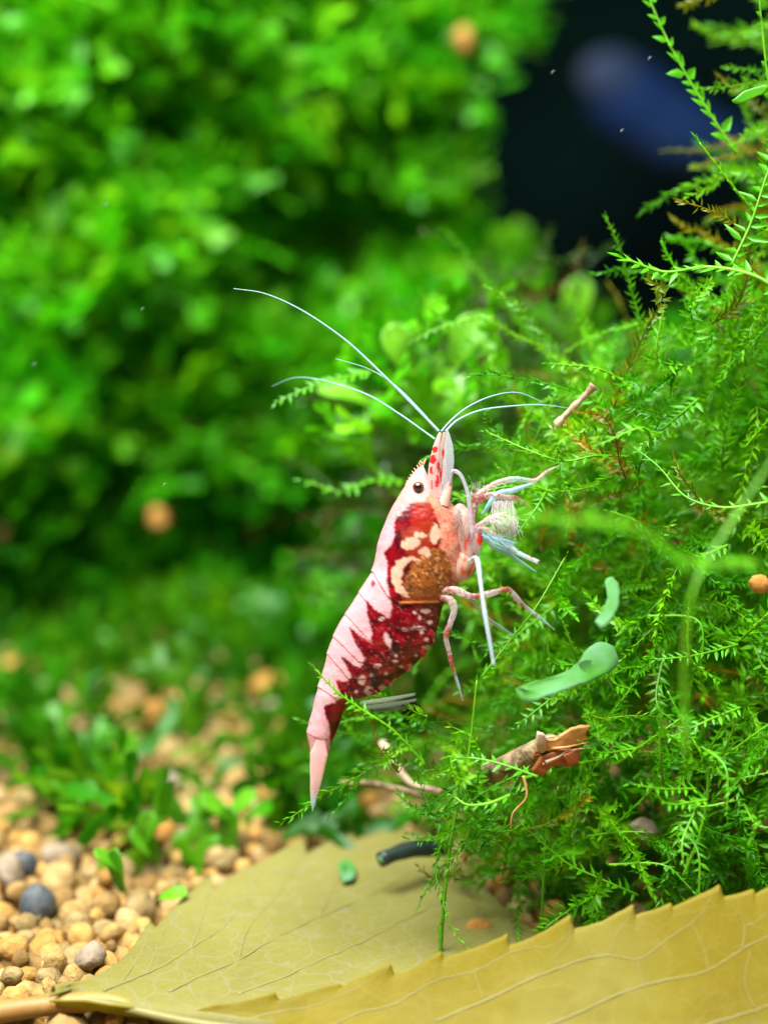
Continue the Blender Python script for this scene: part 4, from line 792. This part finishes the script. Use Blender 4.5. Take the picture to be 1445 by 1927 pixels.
# blackened hollow stem
hs = thing('hollow_stem', P(715, 1617, 123), 'blackened hollow stem piece lying on the yellow leaf', 'stem piece')
A, B = P(716, 1618, 121), P(838, 1596, 124); q = A + (B - A) * np.linspace(0, 1, 16)[:, None] + UP * .35 * np.sin(np.linspace(0, 3.1, 16))[:, None]; r = np.linspace(.52, .66, 16) * (1 + .2 * noise2(np.arange(16), 3, 2.2)); V1, _ = tube(q, r, 14); V2, _ = tube(q, r * .72, 14)
n = 16 * 14; V = np.vstack([V1[:n], V2[:n]]); F1 = grid_faces(16, 14, True); jj = np.arange(14); j2 = (jj + 1) % 14
F = np.vstack([F1, F1[:, ::-1] + n, np.c_[jj, j2, j2 + n, jj + n][:, ::-1], np.c_[n - 14 + jj, n - 14 + j2, 2 * n - 14 + j2, 2 * n - 14 + jj]])
mobj('wall', V, F, M['tube_dark'], hs)
V, F = tube(np.vstack([A + (A - B) * .02, A + (B - A) * .03]), np.array([.30, .36]), 9); mobj('pale_rim', V, F, M['frag'], hs)
# pale twig and grey stalks
def stick(name, label, cat, pts, rads, mat, knob=.12, parent=None, sides=9):
    q = spline([P(*a) for a in pts], 36); r = np.interp(np.linspace(0, 1, 36), np.linspace(0, 1, len(rads)), rads) * (1 + knob * noise2(np.arange(36) + 9 * len(label), 1, 2.5)); V, F = tube(q, r, sides)
    return props(mobj(name, V, F, M[mat], parent), label, cat)
stick('pale_twig', 'short pale beige twig caught on the moss right of the whiskers', 'twig', [(1042, 808, 108.5), (1055, 790, 108.3), (1080, 765, 108), (1100, 745, 107.8), (1117, 726, 107.6)], [.42, .22, .18, .21, .2, .3], 'pale_twig', .5)
stick('grey_stalk', 'thin grey stalk lying left of the broken twig', 'stalk', [(640, 1472, 122), (700, 1475, 120), (760, 1488, 118), (800, 1500, 117)], [.16, .22, .28, .2], 'twig')
stick('grey_stalk', 'curved grey stalk rising from the cream grain to the twig', 'stalk', [(720, 1400, 124), (745, 1440, 121), (775, 1475, 119), (830, 1490, 117)], [.34, .3, .26, .2], 'pale_twig')
stick('root_thread', 'tan root thread dangling under the broken twig', 'root', [(985, 1460, 108), (990, 1500, 108), (965, 1530, 108), (960, 1560, 108)], [.1, .07, .05, .03], 'splinter')
for k, (px, py, d) in enumerate([(200, 385, 100), (65, 686, 100), (1040, 136, 104), (1222, 110, 104), (1170, 246, 105), (268, 582, 104), (310, 912, 106)]):
    V, F = tube(spline([P(px - 3, py + 3, d), P(px, py - 2, d), P(px + 4, py - 3, d)], 6), np.array([.008, .015, .02, .018, .012, .006]), 5)
    props(mobj('drifting_speck', V, F, M['speck']), 'tiny pale speck drifting in the water', 'speck', 'drifting specks')
# rounded blue shape of unidentified kind, far behind the gap
eq = thing('blue_shape', P(1210, 330, 480), 'blurred rounded blue shape in the dark gap behind the moss', 'filter')
V, F = tube(spline([P(1130, 150, 474), P(1180, 185, 475), P(1235, 225, 478), P(1300, 260, 482), P(1380, 280, 488)], 20), np.interp(np.arange(20), [0, 3, 10, 19], [8, 11, 11, 7.]), 20); mobj('tapered_tube', V, F, M['blue'], eq)
mobj('cap', lump(I3[0], 77, .05) * [9.5, 7.0, 7.5] + P(1150, 142, 468), I3[1], M['bluecap'], eq)
